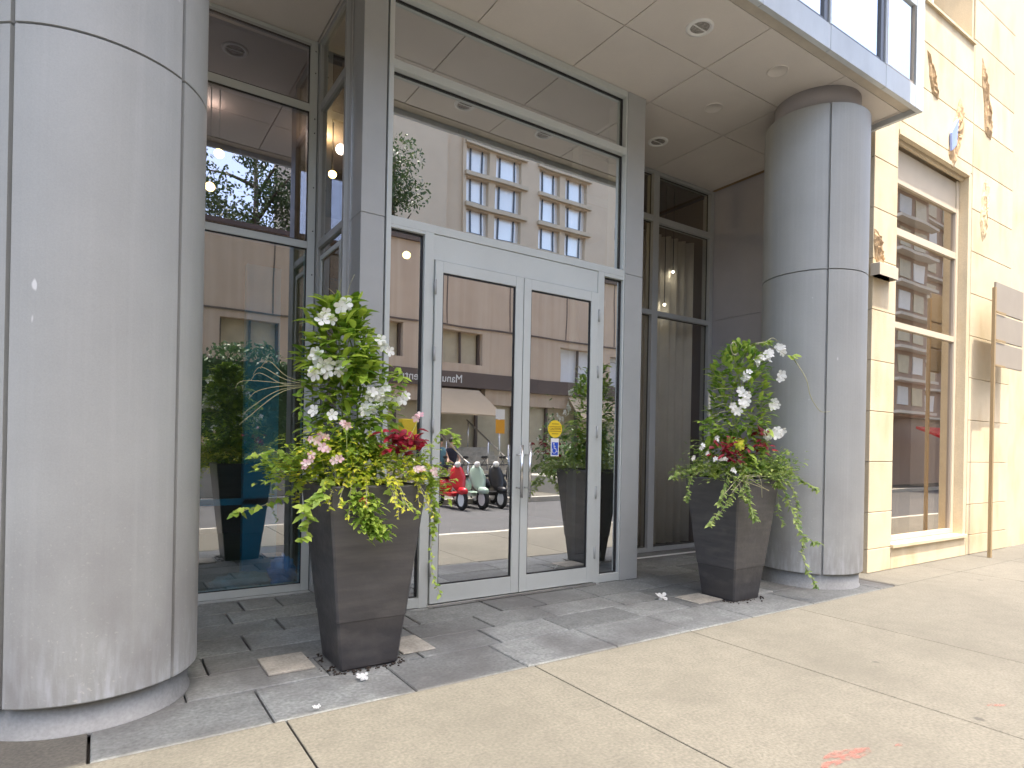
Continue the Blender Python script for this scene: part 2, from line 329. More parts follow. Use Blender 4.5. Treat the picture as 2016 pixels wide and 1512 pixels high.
# ------------------------------------------------------------------ ground
g = MB(); g.box(-300, 300, -4.6, 0.85, -0.5, -0.14)
tag(g.build('road', M['asphalt']), kind='structure')
g = MB(); g.box(-300, 300, 300, 420, -0.6, -0.16); g.box(-300, 300, -420, -4.6, -0.6, -0.16); g.box(-300, 300, 0.85, 300, -0.6, -0.06)
tag(g.build('ground', M['joint']), kind='structure')
g = MB()
for i in range(-20, 40):
    g.slab(-30 + i*3.0 + 0.003, -27 + i*3.0 - 0.003, 0.85, 0.998, -0.3, -0.004, 0.012, random.random())
tag(g.build('kerb', M['kerb']), kind='structure')
g = MB(); xs = [-6.4, -4.95, -3.5, -2.08, -0.66, 0.78, 2.27, 3.71, 5.07, 8.4, 9.9, 11.4, 13, 15, 17, 20, 24, 28, 34, 40]
for a, b in zip(xs[:-1], xs[1:]):
    g.slab(a+0.0045, b-0.0045, 1.003, 3.115, -0.10, 0, 0.003, random.random())
for a, b in ((6.855, 8.4), (8.4, 9.9), (9.9, 11.4), (11.4, 13), (13, 16), (16, 20), (20, 30), (30, 40)):
    g.slab(a+0.003, b-0.003, 3.121, 3.75 if a < 11 else 9, -0.10, 0, 0.003, random.random())
for a, b in ((-6.4, -3.5), (-3.5, -0.02)):
    g.slab(a+0.003, b-0.003, 3.121, 3.595, -0.10, -0.001, 0.003, 0.0)
g.box(-300, -6.42, 1.003, 20, -0.1, -0.002)
tag(g.build('sidewalk', M['concrete']), kind='structure')
g = MB(); rng = random.Random(4)
y = 3.125; row = 0
rows = [3.125, 3.60, 3.95, 4.29, 4.66, 4.985, 5.32, 5.66, 6.0]
for k in range(len(rows)-1):
    x = (-0.02 if k == 0 else -3.4) + (rng.random()*0.5 if k else 0)
    xe = 6.85 if k == 0 else 7.23
    x0 = -0.018 if k == 0 else -3.5
    while x0 < xe - 0.05:
        wdt = rng.choice([0.30, 0.45, 0.6, 0.6, 0.75]) if k else rng.choice([0.75, 0.9, 1.2])
        x1 = min(x0 + wdt, xe)
        if xe - x1 < 0.15: x1 = xe
        dz = rng.uniform(-0.003, 0.002); gp = 0.004 if rng.random() < 0.55 else 0.008
        gy2 = 0.004 if k == 0 else rng.choice([0.004, 0.007, 0.010])
        g.slab(x0+gp, x1-gp, rows[k]+(gy2 if k else .002), rows[k+1]-gy2, -0.08, dz, 0.006, rng.random())
        x0 = x1
tag(g.build('paving', M['paver']), kind='structure')
g = MB(); g.slab(-6.4, 7.24, 6.0, 30, -0.1, -0.004)
tag(g.build('lobby_floor', M['lobbyfloor']), kind='structure')
# far side of the street
g = MB()
for i in range(60): g.slab(-60+i*3+.003, -57+i*3-.003, -4.75, -4.6, -0.3, 0, 0.01, random.random())
tag(g.build('kerb', M['kerb']), kind='structure')
g = MB()
for i in range(90): g.slab(-60+i*2+.003, -58+i*2-.003, -9.7, -4.756, -0.1, -0.002, 0.003, random.random())
tag(g.build('sidewalk', M['concrete']), kind='structure')
mk = MB()
def mark(pts, z, mb):
    c = Vector((sum(p[0] for p in pts)/len(pts), sum(p[1] for p in pts)/len(pts), z))
    mb.add([(p[0], p[1], z) for p in pts], [tuple(range(len(pts)))])
mark([(2.60,1.47),(2.72,1.52),(2.80,1.515),(2.90,1.48),(2.97,1.45),(2.93,1.42),(2.83,1.42),(2.74,1.44),(2.62,1.44)], 0.004, mk)
mark([(3.08,1.395),(3.12,1.40),(3.15,1.385),(3.12,1.375)], 0.004, mk)
mark([(4.02,1.36),(4.08,1.35),(4.13,1.30),(4.07,1.31)], 0.004, mk)
tag(mk.build('pavement_marking', M['redmark']), kind='structure')

# ------------------------------------------------------------------ the entrance building
B = empty('entrance_building', (3.3, 4.7, 0))
tag(B, 'grey metal and glass tower entrance with glazed double doors under a deep soffit', 'building')
def arc_angles(seams, n=96, gw=0.011, Rr=0.52):
    da = gw / Rr; ang = []
    for k in range(n):
        a = 2*math.pi*k/n
        if all(abs((a - s + math.pi) % (2*math.pi) - math.pi) > 3*da for s in seams): ang.append((a, 0))
    for s in seams: ang += [(s-da, 0), (s-da*0.9, 1), (s+da*0.9, 1), (s+da, 0)]
    return sorted([(a % (2*math.pi), q) for a, q in ang])
def column(cx_, cy_, Rr, seams, z0, z1, zs, top, rp, rn):
    c = empty('column', (cx_, cy_, 0), B)
    ang = arc_angles([R(s) for s in seams], Rr=Rr); prof = [(z0, 1), (z0+0.006, 0)]
    for s in zs: prof += [(s-0.006, 0), (s-0.0055, 1), (s+0.0055, 1), (s+0.006, 0)]
    prof += [(z1-0.006, 0), (z1, 1)]
    mb = MB(); rings = []
    rings.append([(cx_+(rp-0.02)*math.cos(a), cy_+(rp-0.02)*math.sin(a), z0) for a, q in ang])
    for z, gz in prof:
        rings.append([(cx_+(Rr-(0.03 if q else 0)-(0.025 if gz and z not in (z0, z1) else (0.005 if gz else 0)))*math.cos(a), cy_+(Rr-(0.03 if q else 0)-(0.025 if gz and z not in (z0, z1) else (0.005 if gz else 0)))*math.sin(a), z) for a, q in ang])
    rings.append([(cx_+(rn-0.02)*math.cos(a), cy_+(rn-0.02)*math.sin(a), z1) for a, q in ang])
    mb.rings(rings, False, False)
    mb.build('cladding', M['column'], c)
    p = MB(); p.lathe([(rp+0.012, -0.02), (rp+0.012, 0.008), (rp, 0.014), (rp, z0+0.01)], (cx_, cy_, 0), 72)
    p.build('plinth', M['plinth'], c)
    nk = MB(); nk.lathe([(rn, z1-0.01), (rn, top)], (cx_, cy_, 0), 64); nk.build('neck', M['darkclad'], c)
    return c
colL = column(-0.04, 3.93, 0.52, (315.0, 234.1, 144, 54), 0.15, 4.86, [3.18], 5.05, 0.475, 0.42)
colR = column(6.34, 3.76, 0.51, (224.8, 314.8, 134, 44), 0.15, 4.83, [3.18], 5.05, 0.475, 0.42)

# soffit: separate panels with open joints under a dark void
sf = MB(); gx = [-2.66, -1.6, -0.52, 0.55, 1.62, 2.69, 3.76, 4.82, 6.03, 7.13]; gy = [3.285, 4.0, 4.72, 5.86]
for i in range(len(gx)-1):
    for j in range(3):
        sf.add([], []); j0, j1 = gy[j], gy[j+1]
        sf.box(gx[i]+0.005, gx[i+1]-0.005, j0+0.005, j1-0.005, 5.05, 5.09, random.random())
sf.box(-5, -2.67, 3.15, 5.86, 5.05, 5.09)
sf.box(7.135, 7.2, 3.29, 5.86, 5.05, 5.09)
soff = sf.build('soffit', M['soffit'], B)
lp = MB()
lp.box(-5, 7.2, 3.155, 3.28, 5.045, 5.085); lp.build('soffit_lip', M['goldlip'], B)
v = MB(); v.box(-5, 7.2, 3.15, 5.9, 5.095, 5.12); v.build('soffit_backing', M['void'], B)
# bay front above the canopy, with its windows
fa = MB()
fe = [-3.57, -2.57, -1.57, -0.57, 0.43, 1.43, 2.43, 3.43, 4.43, 5.43, 6.43, 7.05]
for a, b in zip(fe[:-1], fe[1:]): fa.box(a+0.003, b-0.003, 3.10, 3.15, 4.99, 5.215)
fa.box(7.05, 7.22, 3.10, 3.15, 4.99, 9); fa.box(7.17, 7.22, 3.153, 3.63, 4.99, 9); fa.box(-5, -3.58, 3.1, 3.15, 4.99, 9)
fa.box(-3.57, 7.05, 3.10, 3.15, 7.4, 9)
fa.build('fascia', M['fascia'], B, 0.002)
bf = MB(); 
for x in fe[1:-1]: bf.box(x-0.028, x-0.004, 3.095, 3.16, 5.215, 7.4)
bf.box(-3.57, 7.05, 3.105, 3.155, 6.05, 6.12)
bf.build('mullion', M['fascia'], B)
for a, b in zip(fe[:-1], fe[1:]):
    if b < 2.6: continue
    wn = empty('window', ((a+b)/2, 3.13, 5.25), B)
    q = MB(); x0, x1 = a+0.03, b-0.03
    if b < 7: x0, x1 = a+0.005, b-0.10
    z0, z1 = 5.225, 7.39
    q.box(x0, x0+0.02, 3.112, 3.15, z0, z1); q.box(x1, b-0.032, 3.108, 3.16, z0, z1); q.box(x0+.02, x1, 3.112, 3.15, z0, z0+0.02)
    q.build('frame', M['framedark'] if b < 7 else M['beigeframe'], wn)
    q = MB(); q.box(x0+0.02, x1, 3.128, 3.134, z0+0.02, 6.05); q.build('pane', M['glass'], wn)
    q = MB(); q.box(x0, x1, 3.24, 3.25, z0, z1); q.build('blind', M['winwhite'], wn)
up_ = MB(); up_.box(-5, 7.16, 3.5, 9, 5.13, 8.0); up_.box(-5, 6.95, 3.5, 14, 8.3, 26); up_.build('upper_wall', M['darkclad'], B)
up_ = MB(); up_.box(-9, 6.93, 0.68, 3.5, 7.98, 8.28); up_.build('balcony_or_added_slab', M['pale'], B)  # added overhang out of view; its edge casts the shadow line on the paving
up_ = MB(); up_.box(-9, 6.93, 0.70, 0.74, 8.28, 9.3); up_.build('added_overhang_rail', M['glassdark'], B)  # rail on the added overhang, also out of view

# right return wall and far-left end wall
rw = MB(); rw.box(7.252, 7.40, 3.66, 6.0, -0.02, 3.195); rw.box(7.252, 7.40, 3.66, 6.0, 3.207, 5.045)
rw.box(7.26, 7.39, 3.67, 6.0, 3.19, 3.21); rw.build('side_wall', M['darkclad'], B)
rw = MB(); rw.box(-5.0, -2.8, 3.9, 6.0, -0.02, 5.05); rw.build('end_wall', M['clad'], B)

# --- glazing bays
def frame_piece(mb, x0, x1, y0, y1, z0, z1): mb.box(x0, x1, y0, y1, z0, z1)
def glazed(name, x0, x1, y, zs, verts, mat_frame, mat_glass, depth=0.12, glass_y=None, label=None):
    # zs: list of (z0,z1) horizontal bars, verts: list of (x0,x1) upright bars; horizontals stop at the uprights
    e = empty(name, ((x0+x1)/2, y, 0), B)
    f = MB()
    for a, b in verts: f.box(a, b, y, y+depth, zs[0][0], zs[-1][1])
    for (a, b), (c, d) in zip(verts[:-1], verts[1:]):
        for z0, z1 in zs: f.box(b, c, y+0.002, y+depth-0.01, z0, z1)
    f.build('frame', mat_frame, e, 0.003)
    gy_ = glass_y if glass_y else y + 0.06
    gk = MB()
    for (a, b), (c, d) in zip(verts[:-1], verts[1:]):
        for (z0, z1), (z2, z3) in zip(zs[:-1], zs[1:]):
            p = MB(); p.box(b+0.001, c-0.001, gy_, gy_+0.008, z1+0.001, z2-0.001); p.build('pane', M['glasstop'] if (mat_glass is M['glassleft'] and z1 > 3) else mat_glass, e)
            w_ = 0.008
            gk.box(b+0.001, b+w_, gy_-0.012, gy_-0.002, z1, z2); gk.box(c-w_, c-0.001, gy_-0.012, gy_-0.002, z1, z2)
            gk.box(b+w_, c-w_, gy_-0.012, gy_-0.002, z2-w_, z2-0.001); gk.box(b+w_, c-w_, gy_-0.012, gy_-0.002, z1+0.001, z1+w_)
    gk.build('gasket', M['gasket'], e)
    return e
ZS = [(0.005, 0.07), (3.135, 3.20), (4.39, 4.46), (4.995, 5.045)]
wl = glazed('window', -2.8, 1.62, 5.78, ZS, [(-2.8, -2.73), (-1.2, -1.13), (0.05, 0.12), (1.555, 1.625)], M['frame'], M['glassleft'], glass_y=5.80)
lt = MB(); lt.box(-2.8, 1.56, 5.765, 5.779, 4.985, 5.0); lt.build('trim', M['clad'], wl); lt = MB(); lt.box(-2.8, 1.62, 5.70, 5.78, -0.01, 0.004); lt.build('trim', M['clad'], wl)
bo = MB()
for z in (4.2, 4.75, 4.95, 4.33, 3.7, 3.3, 2.9):
    bo = MB(); bo.lathe([(0.006, 0), (0.006, 0.003), (0.003, 0.006)], (1.603, 5.78, z), 8, axis='y'); bo.build('bolt', M['gasket'], wl)
ZR = [(0.005, 0.06), (3.135, 3.20), (4.37, 4.45), (5.0, 5.045)]
wr = glazed('window', 4.74, 7.25, 5.80, ZR, [(4.745, 4.80), (6.03, 6.14), (7.17, 7.25)], M['clad'], M['glassdark'])
cp = MB(); cp.box(1.632, 1.68, 5.80, 5.9, 0, 5.045); cp.build('corner_post', M['framedark'], B)
# return glazing between the left window and the door bay (runs along Y)
e = empty('window', (1.64, 5.3, 0), B)
f = MB(); f.box(1.632, 1.70, 5.0, 5.045, 0.005, 5.045); f.box(1.632, 1.70, 5.72, 5.795, 0.005, 5.045)
for z0, z1 in ZS: f.box(1.636, 1.69, 5.045, 5.72, z0, z1)
f.build('frame', M['clad'], e, 0.003)
for (z0, z1), (z2, z3) in zip(ZS[:-1], ZS[1:]):
    p = MB(); p.box(1.66, 1.668, 5.047, 5.718, z1+.001, z2-.001); p.build('pane', M['glassdark'], e)
f = MB(); f.box(1.642, 1.655, 5.09, 5.13, 0.12, 3.05); f.box(1.642, 1.655, 5.63, 5.67, 0.12, 3.05); f.box(1.642, 1.655, 5.13, 5.63, 3.01, 3.05); f.build('inner_frame', M['frame'], e)
# clad posts either side of the door bay
for (a, b, nm, zz) in ((1.672, 1.868, 'l', 3.17), (4.492, 4.74, 'r', 3.165)):
    p = MB(); p.box(a, b, 4.70, 4.99, 0, zz-0.004); p.box(a+0.004, b-0.004, 4.706, 4.98, zz-0.004, zz+0.004); p.box(a, b, 4.70, 4.99, zz+0.004, 5.046)
    p.build('post', M['clad'], B, 0.003)
tr = MB(); tr.box(1.660, 1.671, 4.93, 4.99, 0.0, 5.046); tr.build('post_trim', M['steel'], B)
# door bay: frames
e = empty('door_surround', (3.2, 4.7, 0), B)
f = MB()
f.box(1.884, 1.926, 4.70, 4.84, 0, 5.046); f.box(4.470, 4.489, 4.705, 4.84, 0, 5.046)
f.box(1.926, 4.470, 4.703, 4.83, 4.39, 4.46); f.box(1.926, 4.470, 4.703, 4.83, 4.985, 5.046)
f.box(1.926, 4.470, 4.703, 4.83, 3.13, 3.20)
f.box(2.226, 2.312, 4.702, 4.82, 0, 3.13); f.box(4.130, 4.212, 4.702, 4.82, 0, 3.13)
f.box(1.926, 2.226, 4.703, 4.81, 0.005, 0.085); f.box(4.212, 4.470, 4.703, 4.81, 0.005, 0.085)
f.box(1.926, 2.226, 4.703, 4.81, 3.105, 3.13); f.box(4.212, 4.470, 4.703, 4.81, 3.095, 3.13)
f.build('frame', M['frame'], e, 0.003)
f = MB(); f.box(2.314, 4.128, 4.712, 4.80, 2.915, 3.127); f.build('head_panel', M['frame'], e, 0.002)
f = MB(); f.box(2.30, 4.14, 4.66, 4.86, -0.004, 0.022); f.build('threshold', M['steel'], e, 0.003)
gk = MB()
for nm, x0, x1, z0, z1, yy in (('transom_glass', 1.927, 4.469, 4.461, 4.984, 4.775), ('transom_glass', 1.927, 4.469, 3.201, 4.389, 4.775), ('sidelight', 1.927, 2.225, 0.086, 3.104, 4.75), ('sidelight', 4.213, 4.469, 0.086, 3.094, 4.75)):
    p = MB(); p.box(x0, x1, yy, yy+0.008, z0, z1); p.build(nm, M['glass'], e)
    for a, b, c, d in ((x0, x0+.008, z0, z1), (x1-.014, x1, z0, z1), (x0+.008, x1-.014, z1-.010, z1), (x0+.008, x1-.014, z0, z0+.008)): gk.box(a, b, yy-.014, yy-.002, c, d)
gk.build('gasket', M['gasket'], e)
gp = MB(); gp.box(1.869, 1.883, 4.76, 4.84, 0, 5.04); gp.build('shadow_gap', M['gasket'], e)
# door leaves
def leaf_door(x0, x1, sl, srr, hx, hinge_x):
    d = empty('door', ((x0+x1)/2, 4.70, 0.03), B)
    y0, y1 = 4.682, 4.732
    f = MB(); f.box(x0, sl, y0, y1, 0.028, 2.905); f.box(srr, x1, y0, y1, 0.028, 2.905)
    f.box(sl, srr, y0+0.0015, y1, 0.028, 0.178); f.box(sl, srr, y0+0.0015, y1, 2.812, 2.905)
    f.build('door_frame', M['frame'], d, 0.003)
    p = MB(); p.box(sl+.001, srr-.001, 4.704, 4.712, 0.179, 2.811); p.build('glass_pane', M['glass'], d)
    gk = MB()
    for a, b, c, dd in ((sl+.001, sl+.009, .179, 2.811), (srr-.009, srr-.001, .179, 2.811), (sl+.009, srr-.009, 2.801, 2.811), (sl+.009, srr-.009, .179, .188)): gk.box(a, b, 4.692, 4.702, c, dd)
    gk.build('gasket', M['gasket'], d)
    h = MB(); h.tube([(hx, 4.60, 0.90), (hx, 4.60, 1.375)], 0.0145, 14)
    for z in (0.985, 1.285): h.tube([(hx, 4.60, z), (hx, 4.683, z)], 0.008, 10)
    h.build('handle', M['steel'], d)
    hd = MB(); hd.tube([(hx, 4.79, 0.90), (hx, 4.79, 1.375)], 0.0125, 14)
    for z in (0.985, 1.285): hd.tube([(hx, 4.79, z), (hx, 4.733, z)], 0.008, 10)
    hd.build('handle', M['steel'], d)
    for z in (0.32, 0.92, 1.52, 2.12, 2.68):
        hg = MB(); hg.tube([(hinge_x, 4.676, z-0.06), (hinge_x, 4.676, z+0.06)], 0.011, 10); hg.build('hinge', M['clad'], d)
    return d
dl = leaf_door(2.318, 3.214, 2.390, 3.130, 3.172, 2.316)
dr = leaf_door(3.222, 4.122, 3.302, 4.028, 3.262, 4.126)
# stickers on the right leaf
st = MB(); cxs, czs = 3.62, 1.535
pts = [(cxs+0.083*math.cos(t), 4.7025, czs+0.083*math.sin(t)) for t in [2*math.pi*k/40 for k in range(40)]]
ring2 = [(p[0], 4.7005, p[2]) for p in pts]
st.rings([pts, ring2], True, False); s1 = st.build('sticker', M['yellow'], dr); s1['label'] = 'round yellow caution sticker'
s_ = MB()
for z in (czs+0.024, czs-0.024): s_.box(cxs-0.076, cxs+0.076, 4.6992, 4.7002, z-0.003, z+0.003)
s_.build('band', M['gasket'], s1) if False else None
def text(body, size, loc, rot, mat, parent, name, ext=0.001, align='CENTER', sx=1.0):
    cu = bpy.data.curves.new(name, 'FONT'); cu.body = body; cu.size = size; cu.extrude = ext; cu.align_x = align; cu.align_y = 'CENTER'
    ob = bpy.data.objects.new(name, cu); col.objects.link(ob); dg = bpy.context.evaluated_depsgraph_get()
    me = bpy.data.meshes.new_from_object(ob.evaluated_get(dg)); bpy.data.objects.remove(ob)
    o = bpy.data.objects.new(name, me); col.objects.link(o); me.materials.clear(); me.materials.append(mat)
    M4 = Matrix.Translation(loc) @ rot.to_4x4() @ Matrix.Diagonal((sx, 1, 1, 1))
    me.transform(M4)
    if parent:
        off = Vector((0,0,0)); p = parent
        while p is not None: off += Vector(p.location); p = p.parent
        me.transform(Matrix.Translation(-off)); o.parent = parent
    return o
RF = Matrix.Rotation(R(90), 3, 'X')        # text facing -Y
M['brownink'] = pmat('brown_ink', (0.30, 0.17, 0.02), 0.6)
bars = MB()
for z in (czs+0.022, czs-0.022): bars.box(cxs-0.074, cxs+0.074, 4.6985, 4.6998, z-0.0025, z+0.0025)
t1 = text('CAUTION', 0.030, (cxs, 4.699, czs), RF, M['brownink'], dr, 'sticker_lettering')
for z, wd in ((czs+0.048, 0.04), (czs-0.046, 0.038)): bars.box(cxs-wd, cxs+wd, 4.6985, 4.6998, z-0.003, z+0.003)
bars.build('sticker_bars', M['brownink'], dr)
st = MB(); st.box(3.573, 3.667, 4.7003, 4.7018, 1.275, 1.445); s2 = st.build('sticker', M['white'], dr); s2['label'] = 'white sticker with blue wheelchair symbol'
st = MB(); st.box(3.583, 3.657, 4.6985, 4.6999, 1.287, 1.408); st.build('sticker_field', M['blue'], dr)
# wheelchair figure in white
wc = MB(); ox, oz, yw = 3.617, 1.342, 4.6975
wc.lathe([(0.007, -0.0005), (0.007, 0.0006)], (ox-0.012, yw, oz+0.052), 14, axis='y', smooth=False)
def stroke(pts, w_):
    for (a, b) in zip(pts[:-1], pts[1:]):
        dx, dz = b[0]-a[0], b[1]-a[1]; L_ = math.hypot(dx, dz); nx, nz = -dz/L_*w_/2, dx/L_*w_/2
        wc.add([(ox+a[0]-nx, yw, oz+a[1]-nz), (ox+b[0]-nx, yw, oz+b[1]-nz), (ox+b[0]+nx, yw, oz+b[1]+nz), (ox+a[0]+nx, yw, oz+a[1]+nz)], [(0,1,2,3)])
stroke([(-0.011, 0.044), (-0.007, 0.008), (0.012, 0.006), (0.024, -0.024), (0.031, -0.021)], 0.007); stroke([(-0.009, 0.028), (0.010, 0.026)], 0.005)
arc = [(-0.006+0.024*math.cos(t), -0.014+0.024*math.sin(t)) for t in [R(130)+R(235)*k/18 for k in range(19)]]
stroke(arc, 0.0055); wc.build('wheelchair_symbol', M['white'], dr)

# lobby shell behind the glass
lb = MB(); lb.box(-5, 7.24, 10, 10.2, 0, 5); lb.box(-5.2, -5, 6, 10.2, 0, 5); lb.box(7.26, 7.4, 6.0, 10.2, 0, 5); lb.box(-5, 7.25, 4.9, 10.2, 5.125, 5.13)
lb.box(1.9, 4.6, 8.6, 8.8, 0, 3.2)
lb.build('lobby_wall', M['lobbywall'], B)
lc = MB(); lc.box(-5, 7.25, 5.95, 10, 5.0, 5.04); lc.box(1.9, 4.7, 4.87, 5.95, 5.0, 5.04); lc.build('lobby_ceiling', M['lobbywall'], B)

# ------------------------------------------------------------------ soffit downlights
def downlight(x, y, label, first=[None]):
    if first[0] is None:
        t = empty('ceiling_light', (x, y, 5.05)); c = (x, y, 5.05)
        q = MB()
        prof = [(0.080, 0.01), (0.084, -0.010), (0.100, -0.015), (0.118, -0.008), (0.120, 0.004)]
        q.rings([[(c[0]+r*math.cos(2*math.pi*k/36), c[1]+r*math.sin(2*math.pi*k/36), c[2]+h) for k in range(36)] for r, h in prof], False, True)
        q.build('trim_ring', M['white'], t)
        q = MB(); q.lathe([(0.084, -0.001), (0.08, 0.0), (0.03, -0.003)], c, 30); q.build('lens', M['lens'], t)
        q = MB(); q.box(x-0.082, x+0.082, y-0.005, y+0.005, 5.0395, 5.0455); q.build('cross_bar', M['white'], t)
        first[0] = t
    else:
        t = copy_tree(first[0]); t.location = (x, y, 5.05)
    tag(t, label, 'ceiling light', 'round recessed soffit lights'); return t
M['lens'] = pmat('grey_lens', (0.33, 0.31, 0.28), 0.25, 0, 0.6, 35)
downlight(4.31, 3.64, 'round white rimmed recessed light in the tan soffit above the right door leaf')
downlight(3.24, 3.64, 'round white rimmed recessed light in the soffit, nearest the doors\' left leaf')
downlight(5.52, 5.26, 'round recessed light in the dark soffit right beside the light grey right door post')
downlight(1.01, 5.25, 'round recessed light in the soffit just outside the tall left window')
for (x, y, lb_) in ((5.42, 3.62, 'flush round cover plate in the soffit between the lit light and the right column'), (5.45, 4.40, 'flush round cover plate in the soffit further back beside the right column')):
    t = MB(); t.rings([[(x+r*math.cos(2*math.pi*k/32), y+r*math.sin(2*math.pi*k/32), 5.05+h) for k in range(32)] for r, h in ((0.10, 0.002), (0.099, -0.006), (0.090, -0.008), (0.086, -0.003), (0.001, -0.003))], False, True)
    tag(t.build('cover_plate', M['soffit']), lb_, 'cover plate', 'round cover plates in the soffit')

# ------------------------------------------------------------------ interior things seen through the glass
def lamp(x, y, z, r, mt, label, cat='lamp', grp='lit lobby lamps'):
    t = empty('pendant_lamp_or_glint', (x, y, z))
    q = MB(); q.blob((x, y, z), (r, r, r*0.9), 12, 8); q.build('bulb', M[mt], t)
    q = MB(); q.tube([(x, y, z+r*0.8), (x, y, 4.99)], 0.006, 6); q.build('cord', M['gasket'], t)
    tag(t, label, cat, grp); return t
lamp(0.98, 7.0, 4.31, 0.05, 'lampwarm', 'warm glowing lamp behind the tall left window, upper of the two by the column')
lamp(0.90, 7.0, 3.95, 0.05, 'lampwarm', 'warm glowing lamp behind the tall left window, lower of the two by the column')
lamp(2.15, 7.0, 4.40, 0.045, 'lampwarm', 'warm glowing lamp seen through the narrow side glass by the left door post')
lamp(3.07, 7.0, 3.66, 0.05, 'lampwarm', 'warm ceiling lamp seen through the left sidelight of the doors')
lamp(6.62, 5.98, 3.84, 0.016, 'glintwhite', 'tiny glowing bulb in place of a glint reflected in the curtained right window', grp='tiny bulbs for reflected glints')  # small glowing bulbs added in place of sparkles reflected in the glass
lamp(6.46, 5.98, 3.36, 0.016, 'glintwhite', 'lower tiny glowing bulb in place of a glint reflected in the curtained right window', grp='tiny bulbs for reflected glints')
for (x, y, z, e_, c_) in ((2.15, 7.4, 4.9, 10, (1, .75, .4)), (0.95, 7.4, 4.9, 6, (1, .8, .5))):
    pd = bpy.data.lights.new('lobby_lamp_light', 'POINT'); pd.energy = e_; pd.color = c_; pd.shadow_soft_size = 0.06
    po = bpy.data.objects.new('lobby_lamp_light', pd); col.objects.link(po); po.location = (x, y, z)
cu = MB(); n_ = 90
def curtain(x0, x1, y, z0, z1, lab):
    cu = MB(); pts = []
    for i in range(n_+1):
        t = i/n_; x = x0+(x1-x0)*t; pts.append((x, y+0.035*math.sin(t*55)+0.02*math.sin(t*23+1)))
    vs_ = [(p[0], p[1], z0) for p in pts]+[(p[0], p[1], z1) for p in pts]+[(p[0], p[1]+0.004, z0) for p in pts]+[(p[0], p[1]+0.004, z1) for p in pts]
    N = n_+1; fs = []
    for i in range(n_): fs += [(i, i+1, N+i+1, N+i), (2*N+i+1, 2*N+i, 3*N+i, 3*N+i+1), (N+i, N+i+1, 3*N+i+1, 3*N+i), (i+1, i, 2*N+i, 2*N+i+1)]
    cu.add(vs_, fs, 0.5, True); tag(cu.build('curtain', M['curtain']), lab, 'curtain')
curtain(5.7, 7.10, 6.08, 0.05, 4.35, 'long pale pleated curtain behind the right recessed window')
p = MB(); p.box(1.18, 1.50, 6.5, 6.6, 0.0, 3.1); p.box(0.2, 1.50, 6.5, 6.55, 0.74, 0.80)
tag(p.build('glass_screen', M['teal']), 'teal screen with a rail standing inside the left window', 'screen')
# crumpled blue bag
def crumple(c, rad, amp, seed, nseg=22):
    q = MB(); rr = []
    for j in range(1, 14):
        ph = math.pi*j/14; ring = []
        for i in range(nseg):
            th = 2*math.pi*i/nseg; d = Vector((math.sin(ph)*math.cos(th), math.sin(ph)*math.sin(th), -math.cos(ph)))
            k = 1+amp*mnoise.noise(d*3.1+Vector((seed, 0, 0)))+amp*0.5*mnoise.noise(d*8+Vector((0, seed, 0)))
            ring.append((c[0]+d.x*rad[0]*k, c[1]+d.y*rad[1]*k, max(0.002, c[2]+d.z*rad[2]*k)))
        rr.append(ring)
    q.rings(rr, True, True); return q
tag(crumple((1.46, 6.08, 0.13), (0.12, 0.11, 0.15), 0.45, 2).build('plastic_bag', M['bag']), 'crumpled blue plastic bag on the floor inside the left window', 'bag')
tag(crumple((1.12, 6.12, 0.05), (0.26, 0.13, 0.10), 0.45, 9).build('folded_cloth', M['cloth']), 'grey green crumpled cloth beside the blue bag inside the left window', 'cloth')

# ------------------------------------------------------------------ beige stone building on the right
BB = empty('stone_building', (9.4, 3.62, 0)); tag(BB, 'sunlit cream limestone building with tall window to the right of the entrance', 'building')
WY = 3.60; JZ = [0.69+0.577*k for k in range(-1, 24)]; JZ[0] = 0.27
wx0, wx1, wz0, wz1 = 7.79, 9.75, 0.29, 5.19
ux0, ux1, uz0 = 7.79, 9.80, 6.955
ww = MB()
def course(x0, x1, z0, z1):
    gp = 0.0035
    if z1-z0 < 0.02: return
    ww.slab_y = None
    b = 0.004; a0, a1, c0, c1 = x0+gp, x1-gp, z0+gp, z1-gp
    ww.add([(a0, WY+0.11, c0), (a1, WY+0.11, c0), (a1, WY+0.11, c1), (a0, WY+0.11, c1), (a0, WY+b, c0), (a1, WY+b, c0), (a1, WY+b, c1), (a0, WY+b, c1), (a0+b, WY, c0+b), (a1-b, WY, c0+b), (a1-b, WY, c1-b), (a0+b, WY, c1-b)],
           [(0,1,5,4),(1,2,6,5),(2,3,7,6),(3,0,4,7),(4,5,9,8),(5,6,10,9),(6,7,11,10),(7,4,8,11),(8,9,10,11)], random.random())
zl = [0.0]+JZ
for z0, z1 in zip(zl[:-1], zl[1:]):
    if z1 > 14: break
    # left pier
    if z0 < wz1:
        course(7.25, wx0, z0, z1)
        if z1 > wz1: course(wx0, wx1+0.10, wz1, z1)
        if z0 < wz0-0.01: course(wx0, wx1+0.10, z0, min(z1, wz0))
    elif z0 >= uz0-0.12:
        course(7.25, ux0, z0, z1)
    elif z1 > uz0+0.01: course(7.25, 9.85, z0, uz0)
    else: course(7.25, 9.85, z0, z1)
    course(9.855, 11.27, z0, z1)
wall = ww.build('wall', M['beige'], BB)
bk = MB(); bk.box(7.25, wx0, WY+0.06, 3.9, 0, 14); bk.box(wx1+.02, 11.25, WY+0.06, 3.9, 0, wz1); bk.box(wx0, 11.25, WY+0.06, 3.9, wz1+.03, uz0-.02)
